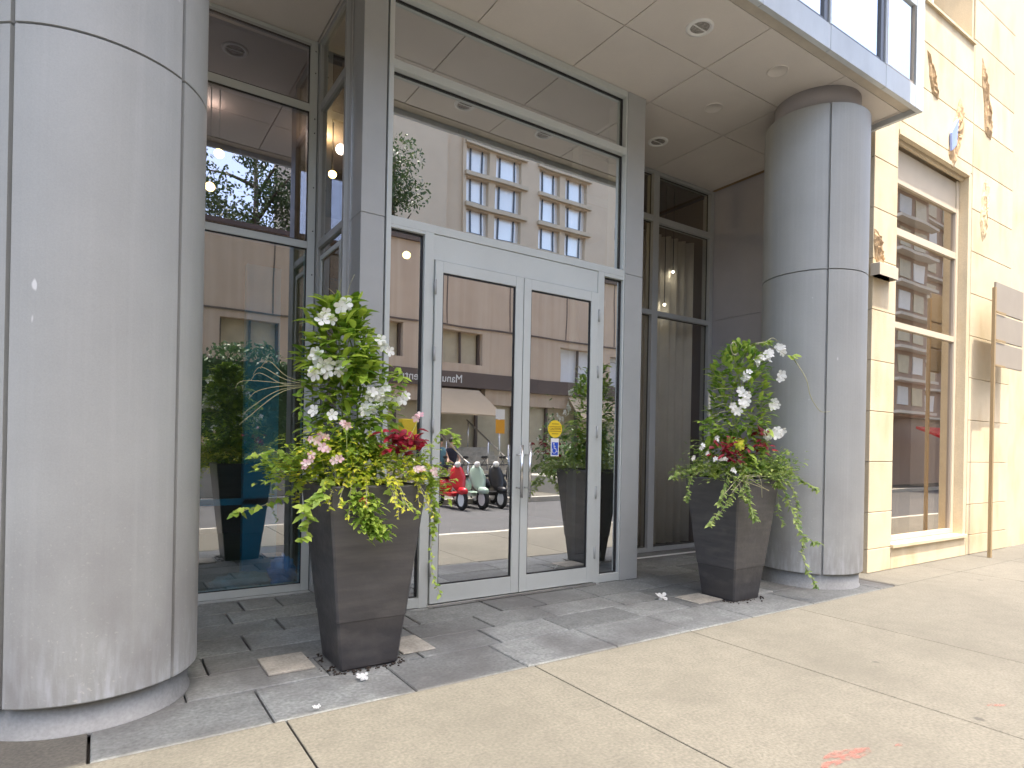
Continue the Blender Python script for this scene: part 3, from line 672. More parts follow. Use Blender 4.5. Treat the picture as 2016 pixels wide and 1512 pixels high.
bk.box(wx0, wx1+.02, WY+.06, 3.9, 0, wz0-.01); bk.box(ux1+.05, 11.25, WY+.06, 3.9, uz0-.02, 14); bk.box(7.6, 11.2, 4.9, 9.5, 0.0, 14); bk.box(7.41, 11.2, 3.9, 9.5, 14, 14.2)
bk.build('backing', M['beigejoint'], BB)
rv = MB(); rv.box(wx1, wx1+0.10, WY+0.115, 3.95, wz0, wz1); rv.box(wx1+.002, wx1+.098, WY+.004, WY+.114, wz0, wz1); rv.box(wx0, wx1, WY+0.004, 3.95, wz1, wz1+.02); rv.box(ux1, ux1+0.05, WY+.02, 4.3, uz0, 14)
rv.box(wx0-.02, wx0, WY+.115, 3.95, wz0, wz1); pass
rv.build('reveal', M['beige'], BB)
rv = MB(); rv.box(11.275, 12.6, WY+0.03, 4.2, 0, 5.9); rv.build('corner_pier', M['beige'], BB)
rv = MB(); rv.box(11.275, 12.6, WY+0.25, 6, 5.9, 14); rv.build('upper_pier', M['towerslab'], BB)
pl_ = MB(); pl_.slab(wx0-.02, wx1+.06, WY-0.035, WY+0.16, wz0-0.035, wz0+.005, 0.004); pl_.build('sill', M['beige'], BB)
hd = MB(); hd.box(wx0, wx1, WY-0.012, WY+.05, wz1-0.055, wz1-.003); hd.box(wx0, wx1, WY+.06, WY+.10, wz1-0.09, wz1-.004); hd.build('lintel_trim', M['beige'], BB)
wn = empty('window', ((wx0+wx1)/2, 3.71, 0.3), BB)
f = MB(); a0, a1 = wx0+0.0, wx1-0.002; y0 = WY+0.115
f.box(a1-0.07, a1, y0, y0+0.08, wz0+.01, 5.10); f.box(a0, a0+0.05, y0, y0+0.08, wz0+.01, 5.10)
for z0, z1 in ((4.03, 4.12), (2.90, 2.975), (wz0+.01, wz0+0.07), (4.66, 4.72)): f.box(a0+.05, a1-.07, y0+.003, y0+.075, z0, z1)
f.build('frame', M['spandrel'], wn, 0.003)
f = MB(); f.box(a1-.09, a1-.07, y0+.01, y0+.07, wz0+.07, 4.66); f.build('inner_frame', M['beigeframe'], wn)
f = MB(); f.box(a0+.05, a1-.07, y0+.02, y0+.06, 4.72, 5.08); f.build('spandrel', M['spandrel'], wn)
for z0, z1 in ((wz0+.07, 2.90), (2.975, 4.03), (4.12, 4.66)):
    p = MB(); p.box(a0+.051, a1-.091, y0+.035, y0+.043, z0+.001, z1-.001); p.build('pane', M['glasswarm'], wn)
dk = MB(); dk.box(a0+.03, a1-.03, 4.4, 4.42, 0.3, 5.1); dk.box(a0, a0+.02, 3.96, 4.42, .3, 5.1); dk.build('interior_backing', M['spandrel'], wn)
wn2 = empty('window', (8.8, 4.0, 7), BB)
f = MB(); f.box(9.38, 9.45, 3.95, 4.0, uz0+.02, 9); f.box(8.95, 9.02, 3.95, 4.0, uz0+.02, 9); f.box(7.8, 9.8, 3.94, 3.99, uz0, uz0+.05); f.build('frame', M['pale'], wn2)
p = MB(); p.box(7.8, 9.38, 3.97, 3.975, uz0+.05, 9); p.build('pane', M['glasswarm'], wn2)
p = MB(); p.box(7.8, 9.79, 4.25, 4.27, uz0, 9); p.build('blind', M['winwhite'], wn2)
sl_ = MB(); sl_.box(7.7, 9.82, WY-.03, WY+.3, uz0-.02, uz0+.012); sl_.build('sill', M['beige'], BB)

# rough rock pieces let into the stone wall
def relief(name, outline, depth, seed, mat, label, cat='wall relief', grp=None, sub=None):
    q = MB(); rr = random.Random(seed); n = len(outline)
    # subdivide outline
    ol = []
    for i in range(n):
        a, b = outline[i], outline[(i+1) % n]
        for k in range(4):
            t = k/4; ol.append((a[0]+(b[0]-a[0])*t+rr.uniform(-.012, .012), a[1]+(b[1]-a[1])*t+rr.uniform(-.012, .012)))
    cx_ = sum(p[0] for p in ol)/len(ol); cz_ = sum(p[1] for p in ol)/len(ol)
    rings = []
    for lv, dd in ((1.0, -0.02), (1.0, 0.15), (0.82, 0.7), (0.6, 0.55), (0.42, 1.0), (0.2, 0.7), (0.04, 0.8)):
        rings.append([(cx_+(p[0]-cx_)*lv, WY-dd*depth*(1 if dd < .2 else rr.uniform(0.45, 1.35)), cz_+(p[1]-cz_)*lv) for p in ol])
    q.rings(rings, False, False)
    o = q.build(name, mat); tag(o, label, cat, grp); return o
GR = 'rough rock reliefs on the cream stone wall'
relief('rock_relief', [(8.47, 6.36), (8.60, 6.22), (8.74, 5.98), (8.78, 5.86), (8.64, 5.88), (8.56, 5.98)], 0.035, 1, M['rock'], 'short brown wedge of rough rock on the cream wall, nearest the canopy corner', grp=GR)
relief('rock_relief', [(9.40, 6.08), (9.50, 5.95), (9.47, 5.6), (9.36, 5.30), (9.22, 5.10), (9.10, 5.25), (9.14, 5.55), (9.30, 5.85)], 0.045, 2, M['rock'], 'lumpy brown rock relief with a blue shard above the tall stone window', grp=GR)
sh = MB(); sh.add([(9.25, 3.545, 5.74), (9.10, 3.565, 5.52), (9.12, 3.565, 5.30), (9.19, 3.54, 5.38), (9.25, 3.59, 5.74), (9.10, 3.59, 5.52), (9.12, 3.59, 5.30), (9.19, 3.59, 5.38)], [(0,1,2,3), (0,4,5,1), (1,5,6,2), (2,6,7,3), (3,7,4,0)])
tag(sh.build('glass_shard', M['bluepiece']), 'blue and white shard set against the brown rock above the tall window', 'shard')
relief('rock_relief', [(10.10, 6.86), (10.22, 6.62), (10.36, 6.30), (10.44, 6.02), (10.42, 5.82), (10.22, 5.88), (10.18, 6.2), (10.08, 6.6)], 0.04, 3, M['rock'], 'longest narrow brown rock wedge, high on the far right of the cream wall', grp=GR)
relief('rock_relief', [(10.24, 5.24), (10.38, 5.20), (10.42, 5.0), (10.30, 4.75), (10.32, 4.45), (10.20, 4.35), (10.12, 4.6), (10.16, 4.95)], 0.03, 4, M['rockpale'], 'pale curling rock relief at the right of the tall window head', grp=GR)
relief('rock_relief', [(7.26, 3.90), (7.36, 3.86), (7.44, 3.66), (7.47, 3.50), (7.34, 3.50), (7.27, 3.66)], 0.045, 5, M['rock'], 'brown boot shaped rock relief standing on a small stone ledge beside the right column', grp=GR)
lg = MB(); lg.slab(7.20, 7.62, WY-0.10, WY+0.0, 3.36, 3.50, 0.006); tag(lg.build('stone_ledge', M['spandrel']), 'small projecting stone ledge on the cream wall beside the right column', 'ledge')

# sign at the far right
s = empty('street_sign', (9.95, 3.36, 0)); tag(s, 'tall post with stacked beige sign panels in front of the cream wall', 'sign')
q = MB(); q.box(9.93, 9.975, 3.34, 3.38, 0, 3.62); q.build('post', M['signpost'], s, 0.003)
for k, (z0, z1) in enumerate(((3.30, 3.70), (2.92, 3.27), (2.58, 2.89))):
    q = MB(); q.slab(9.978, 10.95, 3.35, 3.375, z0, z1, 0.003); q.build('panel', M['signpanel'], s)
    q = MB(); q.box(9.978, 10.3, 3.338, 3.35, z0-0.015, z0+0.01); q.build('bracket', M['signpost'], s)

# ------------------------------------------------------------------ planters
def planter(cx_, cy_, label):
    t = empty('planter', (cx_, cy_, 0))
    hb, ht, hz = 0.183, 0.302, 1.11
    q = MB()
    def sq(h, z, b=0.012):
        return [(cx_-h+b, cy_-h, z), (cx_+h-b, cy_-h, z), (cx_+h, cy_-h+b, z), (cx_+h, cy_+h-b, z), (cx_+h-b, cy_+h, z), (cx_-h+b, cy_+h, z), (cx_-h, cy_+h-b, z), (cx_-h, cy_-h+b, z)]
    lerp = lambda z: hb+(ht-hb)*z/hz
    q.rings([sq(hb-0.006, 0.0), sq(hb, 0.01), sq(lerp(0.298)-0.001, 0.298), sq(lerp(0.30)+0.003, 0.302), sq(lerp(0.7)+0.002, 0.7), sq(ht, hz-0.01), sq(ht-0.005, hz), sq(ht-0.035, hz), sq(ht-0.05, hz-0.09)], False, False)
    q.build('body', M['planter'], t)
    q = MB(); q.add([(cx_-ht+.04, cy_-ht+.04, hz-.075), (cx_+ht-.04, cy_-ht+.04, hz-.075), (cx_+ht-.04, cy_+ht-.04, hz-.075), (cx_-ht+.04, cy_+ht-.04, hz-.075)], [(0,1,2,3)]); q.build('soil', M['soil'], t)
    tag(t, label, 'planter', 'tall dark tapered planters'); return t
PL = (1.392, 3.785); PR = (4.945, 3.70)
planter(*PL, 'tall dark tapered planter nearest the camera, in front of the left door post')
planter(*PR, 'tall dark tapered planter further back, beside the right column')

# ------------------------------------------------------------------ leaves and flowers
def leaf(mb, p, d, up_v, L, Wd, tint, fold=0.25, droop=0.25, shape='oval'):
    d = Vector(d).normalized(); s_ = d.cross(Vector(up_v))
    if s_.length < 1e-3: s_ = d.cross(Vector((1, 0.3, 0)))
    s_.normalize(); u = s_.cross(d)
    if shape == 'oval': prof = [(0.0, 0.05), (0.25, 0.75), (0.55, 1.0), (0.82, 0.62), (1.0, 0.0)]
    elif shape == 'ivy': prof = [(0.0, 0.35), (0.18, 1.0), (0.36, 0.55), (0.60, 0.70), (1.0, 0.0)]
    elif shape == 'round': prof = [(0.0, 0.15), (0.3, 0.62), (0.62, 1.0), (0.88, 0.72), (1.0, 0.2)]
    else: prof = [(0.0, 0.1), (0.3, 0.8), (0.7, 0.75), (1.0, 0.0)]
    p = Vector(p); cs = []; ls = []; rs = []
    for t, w_ in prof:
        c = p + d*L*t - Vector((0, 0, 1))*droop*L*t*t
        cs.append(c); ls.append(c + s_*Wd*w_*0.5 + u*fold*Wd*w_*0.5); rs.append(c - s_*Wd*w_*0.5 + u*fold*Wd*w_*0.5)
    n = len(prof); vs_ = cs + ls + rs; fs = []
    for i in range(n-1): fs += [(i, i+1, n+i+1, n+i), (2*n+i, 2*n+i+1, i+1, i)]
    mb.add(vs_, fs, tint, True)
def rdir(rg, zlo=-1, zhi=1):
    z = rg.uniform(zlo, zhi); a = rg.uniform(0, 2*math.pi); r = math.sqrt(max(0, 1-z*z)); return Vector((r*math.cos(a), r*math.sin(a), z))
def flower(mb, c, facing, rad, rg, petals=5, tint=None):
    f_ = Vector(facing).normalized(); a = f_.cross(Vector((0, 0, 1)));
    if a.length < 0.01: a = Vector((1, 0, 0))
    a.normalize(); b = f_.cross(a); a0 = rg.uniform(0, 6.28)
    for k in range(petals):
        t = a0+2*math.pi*k/petals; dd = (a*math.cos(t)+b*math.sin(t))+f_*0.35
        leaf(mb, Vector(c)+(dd-f_*.35)*rad*.08, dd, f_, rad, rad*0.78, rg.random() if tint is None else tint, 0.05, 0.1, 'round')
def cluster_flowers(name, mat, parent, pts, rad, rg, n=4, face=(-0.4, -0.9, 0.15)):
    for c in pts:
        mb = MB()
        for k in range(n):
            o = rdir(rg)*rad*1.15; o.y *= 0.4
            fdir = Vector(face)+rdir(rg)*0.6
            flower(mb, Vector(c)+o*(0 if k == 0 else 1), fdir, rad*rg.uniform(0.75, 1.1), rg)
        mb.build(name, mat, parent)
def bush(mb, rg, n, sampler, L, Wd, shape='oval', out=None, zb=(-0.3, 0.8), droop=0.25, tint=None):
    for _ in range(n):
        p = Vector(sampler(rg)); d = rdir(rg, *zb)
        if out is not None:
            o = (p-Vector(out)); o.z *= 0.3
            if o.length > 1e-3: d = (d + o.normalized()*1.1).normalized()
        leaf(mb, p, d, (0, 0, 1) if abs(d.z) < 0.9 else (1, 0, 0), L*rg.uniform(0.6, 1.15), Wd*rg.uniform(0.7, 1.1), rg.random()**1.2 if tint is None else tint(p, rg), rg.uniform(0.1, 0.4), droop, shape)
def spline(pts, n=8):
    out = []; P = [Vector(p) for p in pts]
    for i in range(len(P)-1):
        p0 = P[max(i-1, 0)]; p1 = P[i]; p2 = P[i+1]; p3 = P[min(i+2, len(P)-1)]
        for k in range(n):
            t = k/n; out.append(0.5*((2*p1)+(-p0+p2)*t+(2*p0-5*p1+4*p2-p3)*t*t+(-p0+3*p1-3*p2+p3)*t**3))
    out.append(P[-1]); return out
def strand(lm, smb, rg, pts, L, Wd, per=2, shape='ivy', r=0.0022, jitter=0.015):
    sp = spline(pts, 8); sp = [p+Vector((rg.uniform(-1, 1), rg.uniform(-1, 1), rg.uniform(-1, 1)))*jitter*0.3 for p in sp]
    smb.tube(sp, r, 5)
    for i, p in enumerate(sp[1:]):
        for k in range(per):
            d = rdir(rg, -0.6, 0.5); d.y -= 0.35
            leaf(lm, p, d, (0, -0.7, 0.7), L*rg.uniform(0.55, 1.15), Wd*rg.uniform(0.6, 1.1), rg.random(), 0.15, 0.35, shape)
def plant(name, loc, label, cat, group=None):
    t = empty(name, loc); tag(t, label, cat, group); return t

# ---- left arrangement
rg = random.Random(11); cx0, cy0 = PL
t = plant('mandevilla', (1.25, 3.80, 1.06), 'climbing vine with glossy bright leaves and white blooms in the near planter', 'flowering plant', 'white flowered climbing vines')
lm, sm = MB(), MB()
def smp(r_):
    z = r_.uniform(1.10, 2.20); u = (z-1.1)/1.1
    cxx = 1.32-0.08*u+0.05*math.sin(z*9); rad = (0.17+0.10*math.sin(min(1, u*1.15)*math.pi*0.95)+0.0)*(0.55+0.45*r_.random())*(1 if u < 0.8 else max(0.35, 1-(u-0.8)*3))
    a = r_.uniform(0, 6.283); return (cxx+rad*1.0*math.cos(a), 3.78+rad*0.9*math.sin(a), z)
def smp_top(r_):
    z = r_.uniform(1.78, 2.21); u = (z-1.78)/0.43
    a = r_.uniform(0, 6.283); rad = r_.uniform(0.06, 0.24)*(1-0.55*u*u); return (1.225+rad*math.cos(a), 3.76+rad*math.sin(a), z)
bush(lm, rg, 620, smp, 0.095, 0.048, 'oval', (1.30, 3.78, 1.7))
bush(lm, rg, 420, lambda r_: (1.31+r_.gauss(0, .09), 3.76+r_.gauss(0, .08), r_.uniform(1.30, 1.86)), 0.10, 0.055, 'oval', (1.31, 3.78, 1.5))
bush(lm, rg, 360, smp_top, 0.13, 0.062, 'oval', (1.22, 3.77, 1.9))
for k in range(5):
    a0 = rg.uniform(0, 6.28)
    sm.tube([(1.33-0.07*i/10+0.05*math.cos(a0+i*0.8), 3.78+0.05*math.sin(a0+i*0.8), 1.02+0.115*i) for i in range(11)], 0.005, 6)
strand(lm, sm, rg, [(1.40, 3.70, 1.5), (1.55, 3.68, 1.66), (1.60, 3.68, 1.76), (1.575, 3.66, 1.84)], 0.07, 0.035, 1, 'oval')
strand(lm, sm, rg, [(1.10, 3.80, 1.80), (1.02, 3.78, 1.70), (0.99, 3.75, 1.55), (1.02, 3.72, 1.45)], 0.06, 0.035, 1, 'oval')
lm.build('leaves', M['leaf'], t); sm.build('stems', M['stem'], t)
tw = MB()
for k, (p1, p2) in enumerate((((0.92, 3.84, 1.70), (0.78, 3.86, 1.76)), ((0.93, 3.85, 1.73), (0.80, 3.9, 1.80)), ((0.90, 3.84, 1.67), (0.74, 3.85, 1.56)), ((0.91, 3.83, 1.66), (0.72, 3.84, 1.50)), ((0.94, 3.86, 1.75), (0.84, 3.9, 1.84)), ((0.92, 3.86, 1.71), (0.70, 3.88, 1.71)), ((0.91, 3.82, 1.69), (0.76, 3.80, 1.65)))):
    tw.tube(spline([(1.12, 3.80, 1.70), p1, p2, (p2[0]-0.05, p2[1], p2[2]-0.05)], 5), 0.0026, 5, r1=0.001)
tw.build('tendrils', M['twig'], t); tw = MB()
tw.tube(spline([(1.25, 3.78, 2.20), (1.22, 3.78, 2.31), (1.23, 3.78, 2.37)], 5), 0.0015, 5); tw.tube(spline([(1.26, 3.78, 2.2), (1.28, 3.78, 2.33), (1.31, 3.78, 2.41)], 5), 0.0015, 5)
tw.tube(spline([(1.24, 3.78, 2.2), (1.20, 3.78, 2.26), (1.15, 3.78, 2.30)], 5), 0.0015, 5)
tw.build('top_sprig', M['twig'], t)
WL = [(1.08, 3.60, 2.11), (1.20, 3.60, 2.18), (1.02, 3.58, 1.75), (1.09, 3.58, 1.77), (1.17, 3.57, 1.81), (1.04, 3.60, 1.86), (1.45, 3.62, 1.96), (1.47, 3.62, 1.68), (1.41, 3.58, 1.62), (1.36, 3.58, 1.57), (1.39, 3.58, 1.66), (1.60, 3.66, 1.64)]
cluster_flowers('bloom', M['petal'], t, WL, 0.041, rg, 3)
cluster_flowers('bloom', M['petal'], t, [(1.02, 3.57, 1.54), (1.12, 3.57, 1.52)], 0.042, rg, 1)
# lime trailing foliage + ivy
t = plant('sweet_potato_vine', (cx0, cy0, 1.06), 'mound of lime and yellow leaves over the rim of the near planter', 'plant')
lm, sm = MB(), MB()
def rim(r_, rad0=0.10, rad1=0.46, zz=1.16, dz=0.16):
    a = r_.uniform(0, 6.283); q = math.sqrt(r_.random()); rad = rad0+(rad1-rad0)*q
    return (cx0+rad*math.cos(a)*1.05-0.03, cy0+rad*math.sin(a)*0.95, zz+dz*(1-q)+r_.uniform(-0.05, 0.06))
bush(lm, rg, 900, rim, 0.055, 0.034, 'ivy', (cx0, cy0, 0.9), (-0.3, 0.7), 0.35)
for k in range(24):
    a = rg.uniform(math.pi*0.9, math.pi*2.1); r1_ = rg.uniform(0.40, 0.52)
    strand(lm, sm, rg, [(cx0+0.2*math.cos(a), cy0+0.2*math.sin(a), 1.12), (cx0+0.36*math.cos(a), cy0+0.36*math.sin(a), 1.15), (cx0+r1_*math.cos(a), cy0+r1_*math.sin(a), 1.02-rg.random()*0.10)], 0.036, 0.024, 1)
lm.build('leaves', M['lime'], t); sm.build('stems', M['twig'], t)
t = plant('ivy', (cx0+.02, cy0-.02, 1.06), 'green trailing ivy spilling over the near planter on all sides', 'plant', 'trailing ivies')
lm, sm = MB(), MB()
def leftm(r_):
    q = r_.random(); return (1.12-0.34*q+r_.gauss(0, .035), 3.62+r_.uniform(-.08, .2), 1.22+0.02*math.sin(q*6)+r_.gauss(0, 0.055))
def rightm(r_):
    q = r_.random(); return (1.62+0.26*q+r_.gauss(0, .03), 3.56+r_.uniform(-.06, .2), 1.22-0.12*q+r_.gauss(0, 0.07))
def frontm(r_):
    q = r_.random(); return (1.24+0.10*q+r_.gauss(0, 0.04), 3.40+r_.gauss(0, .02), 1.06-0.22*q+r_.gauss(0, .02))
def mid(r_):
    return (1.37+r_.gauss(0, .16), 3.60+r_.gauss(0, .09), 1.27+r_.gauss(0, .07))
bush(lm, rg, 380, leftm, 0.055, 0.04, 'ivy', (1.3, 3.75, 1.1)); bush(lm, rg, 300, rightm, 0.05, 0.035, 'ivy', (1.4, 3.75, 1.1))
bush(lm, rg, 240, frontm, 0.055, 0.042, 'ivy', (1.3, 3.7, 1.0), (-0.7, 0.3)); bush(lm, rg, 360, mid, 0.05, 0.035, 'ivy', (1.37, 3.8, 1.1))
for pts, per, L_ in (([(1.10, 3.52, 1.15), (1.03, 3.45, 1.05), (0.955, 3.50, 0.98), (0.985, 3.52, 0.90), (0.96, 3.54, 0.80)], 1, 0.075),
                 ([(1.05, 3.70, 1.18), (0.92, 3.72, 1.05), (0.76, 3.74, 0.985), (0.64, 3.75, 0.95)], 1, 0.055),
                 ([(1.22, 3.5, 1.16), (1.25, 3.41, 1.02), (1.32, 3.39, 0.90), (1.38, 3.40, 0.83)], 3, 0.055),
                 ([(1.42, 3.5, 1.16), (1.46, 3.42, 1.03), (1.55, 3.40, 1.00), (1.60, 3.4, 0.93)], 1, 0.045),
                 ([(1.66, 3.56, 1.2), (1.76, 3.55, 1.12), (1.80, 3.58, 0.92), (1.80, 3.6, 0.80)], 3, 0.045),
                 ([(1.70, 3.6, 1.15), (1.795, 3.6, 0.9), (1.79, 3.6, 0.69), (1.81, 3.6, 0.49), (1.87, 3.6, 0.38)], 1, 0.035),
                 ([(1.70, 3.6, 1.25), (1.86, 3.62, 1.45), (1.95, 3.62, 1.42), (1.97, 3.6, 1.36)], 2, 0.045),
                 ([(1.0, 3.7, 1.22), (0.86, 3.72, 1.30), (0.72, 3.72, 1.27)], 2, 0.05)):
    strand(lm, sm, rg, pts, L_, L_*0.85, per)
lm.build('leaves', M['ivy'], t); sm.build('stems', M['twig'], t)
t = plant('coleus', (1.55, 3.58, 1.10), 'deep red coleus rosette at the right of the near planter', 'plant', 'red coleus plants')
lm = MB()
for k in range(95):
    c = Vector((1.545, 3.52, 1.38)); d = rdir(rg, -0.4, 0.9); d.y -= 0.3
    p = c+Vector((rg.gauss(0, .055), rg.gauss(0, .03), rg.gauss(0, .032)))
    leaf(lm, p, d, (0, -0.5, 0.8), rg.uniform(0.05, 0.10), rg.uniform(0.025, 0.042), rg.random(), 0.3, 0.3)
lm.build('leaves', M['coleus'], t)
q = MB(); q.tube([(1.5, 3.62, 1.02), (1.54, 3.55, 1.36)], 0.005, 6); q.build('stem', M['stem'], t)
t = plant('impatiens', (1.15, 3.55, 1.10), 'small pale pink flowers scattered over the near planter', 'flowering plant', 'pink and white bedding flowers')
cluster_flowers('bloom', M['pink'], t, [(1.00, 3.45, 1.37), (1.05, 3.45, 1.39), (1.09, 3.42, 1.26), (1.05, 3.42, 1.32), (1.62, 3.42, 1.21), (1.72, 3.44, 1.20), (0.97, 3.45, 1.29), (1.17, 3.45, 1.46), (1.61, 3.48, 1.52), (0.94, 3.45, 1.22)], 0.026, rg, 2)
cluster_flowers('red_bloom', M['redpetal'], t, [(1.24, 3.36, 1.035)], 0.024, rg, 1)
lm, sm = MB(), MB()
bush(lm, rg, 150, lambda r_: (1.06+r_.gauss(0, .08), 3.52+r_.gauss(0, .05), 1.33+r_.gauss(0, .06)), 0.045, 0.026, 'oval'); lm.build('leaves', M['lime'], t)
for x_, z_ in ((1.0, 1.35), (1.09, 1.25), (1.17, 1.44), (1.62, 1.2), (1.61, 1.5)): sm.tube([(1.3+(x_-1.3)*.5, 3.6, 1.05), (x_, 3.46, z_)], 0.002, 5)
sm.build('stems', M['stem'], t)

# ---- right arrangement
rg = random.Random(23); cx1, cy1 = PR
t = plant('mandevilla', (4.98, 3.72, 1.06), 'climbing vine with white bloom clusters in the far planter by the right column', 'flowering plant', 'white flowered climbing vines')
lm, sm = MB(), MB()
def smr(r_):
    z = r_.uniform(1.15, 2.36); u = (z-1.15)/1.2
    cxx = 4.95+0.10*u+0.03*math.sin(z*8); rad = (0.32-0.08*u)*(0.5+0.5*r_.random())*(1 if u < 0.82 else max(0.3, 1-(u-0.82)*3.2))
    if u < 0.35: rad *= 0.8+0.5*(0.35-u)
    a = r_.uniform(0, 6.283); return (cxx+rad*math.cos(a), 3.70+rad*math.sin(a), z)
bush(lm, rg, 1050, smr, 0.11, 0.050, 'oval', (4.97, 3.70, 1.7))
bush(lm, rg, 70, lambda r_: (4.58+r_.gauss(0, .10), 3.6+r_.gauss(0, .06), 1.55+r_.gauss(0, .05)), 0.11, 0.05, 'oval', (4.9, 3.7, 1.5), (-0.2, 0.5))
for k in range(5):
    a0 = rg.uniform(0, 6.28); sm.tube([(4.93+0.01*i+0.05*math.cos(a0+i*0.8), 3.70+0.05*math.sin(a0+i*0.8), 1.02+0.125*i) for i in range(11)], 0.005, 6)
tw = MB()
tw.tube(spline([(4.95, 3.65, 2.28), (4.83, 3.62, 2.24), (4.76, 3.6, 2.31), (4.81, 3.6, 2.35), (4.85, 3.6, 2.31)], 6), 0.006, 6, r1=0.004)
tw.tube(spline([(4.95, 3.65, 2.26), (5.1, 3.62, 2.36), (5.3, 3.62, 2.41), (5.42, 3.62, 2.46), (5.5, 3.62, 2.44)], 6), 0.006, 6, r1=0.003)
tw.build('tendrils', M['twig'], t); tw = MB()
tw.tube(spline([(5.42, 3.45, 2.26), (5.47, 3.42, 2.23), (5.40, 3.26, 2.04), (5.44, 3.24, 1.89), (5.49, 3.22, 1.80), (5.60, 3.22, 1.74), (5.75, 3.22, 1.75)], 8), 0.0055, 6, r1=0.003)
tw.build('curling_tendril', M['twig'], t); tw = MB()
tw.tube(spline([(5.15, 3.60, 2.26), (5.28, 3.52, 2.33), (5.42, 3.45, 2.26)], 6), 0.002, 5)
tw.build('arching_tendril', M['twig'], t); tw = MB()
for k in range(7): tw.tube(spline([(4.80, 3.6, 1.9-k*0.06), (4.66, 3.6, 1.92-k*0.07), (4.56, 3.62, 1.90-k*0.08)], 4), 0.002, 5)
tw.build('side_twigs', M['twig'], t)
strand(lm, sm, rg, [(5.0, 3.6, 2.30), (5.2, 3.6, 2.38), (5.40, 3.6, 2.42)], 0.08, 0.035, 2, 'oval')
for k in range(4): leaf(lm, (5.44+0.01*k, 3.44, 2.27), (0.45*(k-1.5), -0.5, -0.3+.15*k), (0, -0.6, 0.8), 0.085, 0.075, 0.95, 0.1, 0.2, 'round')
lm.build('leaves', M['leafR'], t); sm.build('stems', M['stem'], t)
WR = [(5.37, 3.50, 2.32), (4.99, 3.47, 2.21), (5.10, 3.46, 2.25), (4.82, 3.47, 2.03), (4.77, 3.47, 1.87), (4.66, 3.47, 1.73), (4.77, 3.46, 1.76), (5.37, 3.50, 2.05), (5.27, 3.50, 1.79), (5.20, 3.44, 1.54), (5.11, 3.44, 1.54), (5.28, 3.44, 1.53)]
cluster_flowers('bloom', M['petal'], t, WR, 0.042, rg, 4)
t = plant('ivy', (cx1, cy1, 1.06), 'dull green trailing ivy hanging low down the right side of the far planter', 'plant', 'trailing ivies')
lm, sm = MB(), MB()
def rimr(r_, rad1=0.45):
    a = r_.uniform(0, 6.283); q = math.sqrt(r_.random()); rad = 0.08+rad1*q
    return (cx1+rad*math.cos(a)*1.15, cy1+rad*math.sin(a)*0.95, 1.12+0.16*(1-q)+r_.uniform(-0.05, 0.07))
bush(lm, rg, 800, rimr, 0.055, 0.036, 'ivy', (cx1, cy1, 0.9), (-0.3, 0.7), 0.35)
bush(lm, rg, 520, lambda r_: (5.26+r_.gauss(0, .14), 3.50+r_.gauss(0, .10), 1.22+r_.gauss(0, .07)), 0.055, 0.04, 'ivy', (5.0, 3.7, 1.1))
bush(lm, rg, 120, lambda r_: (4.42+r_.gauss(0, .12), 3.6+r_.gauss(0, .08), 1.28+r_.gauss(0, .08)), 0.045, 0.03, 'ivy', (5.0, 3.7, 1.1))
for pts, per, L_ in (([(4.7, 3.6, 1.2), (4.45, 3.6, 1.24), (4.25, 3.65, 1.17), (4.10, 3.68, 1.12)], 3, 0.05), ([(4.45, 3.6, 1.2), (4.30, 3.62, 1.12), (4.25, 3.62, 0.98), (4.22, 3.62, 0.92)], 2, 0.04),
                 ([(4.62, 3.45, 1.14), (4.55, 3.37, 1.02), (4.40, 3.36, 0.88), (4.20, 3.36, 0.74)], 3, 0.05), ([(4.55, 3.45, 1.14), (4.42, 3.38, 1.0), (4.33, 3.36, 0.9)], 3, 0.05),
                 ([(4.72, 3.42, 1.14), (4.68, 3.34, 1.02), (4.72, 3.34, 0.88), (4.82, 3.35, 0.76)], 3, 0.05), ([(4.80, 3.42, 1.14), (4.60, 3.34, 1.0), (4.66, 3.34, 0.92)], 3, 0.045),
                 ([(5.1, 3.45, 1.18), (5.14, 3.36, 1.10), (5.12, 3.36, 1.04)], 4, 0.05),
                 ([(5.25, 3.50, 1.2), (5.40, 3.42, 1.18), (5.40, 3.25, 1.08), (5.55, 3.20, 1.01)], 3, 0.055),
                 ([(5.20, 3.50, 1.15), (5.29, 3.40, 1.02), (5.33, 3.32, 0.80), (5.33, 3.22, 0.60), (5.56, 3.20, 0.52)], 3, 0.055),
                 ([(5.30, 3.50, 1.15), (5.42, 3.38, 1.0), (5.44, 3.34, 0.82), (5.42, 3.32, 0.68)], 3, 0.05),
                 ([(5.34, 3.22, 0.58), (5.30, 3.20, 0.43), (5.40, 3.19, 0.25), (5.52, 3.18, 0.12)], 2, 0.045),
                 ([(5.2, 3.5, 1.12), (5.25, 3.42, 0.93), (5.25, 3.42, 0.8), (5.34, 3.42, 0.68)], 1, 0.045)):
    strand(lm, sm, rg, pts, L_, L_*0.8, per)
lm.build('leaves', M['ivyR'], t)
for k in range(10): sm.tube(spline([(4.9+rg.gauss(0, .1), 3.5, 1.12), (4.65+rg.gauss(0, .15), 3.38, 1.14), (4.6+rg.gauss(0, .2), 3.35, 1.02+rg.gauss(0, .04))], 5), 0.003, 5)
sm.build('stems', M['twig'], t)
t = plant('coleus', (4.95, 3.55, 1.10), 'dark red coleus low in the far planter under the white blooms', 'plant', 'red coleus plants')
lm = MB()
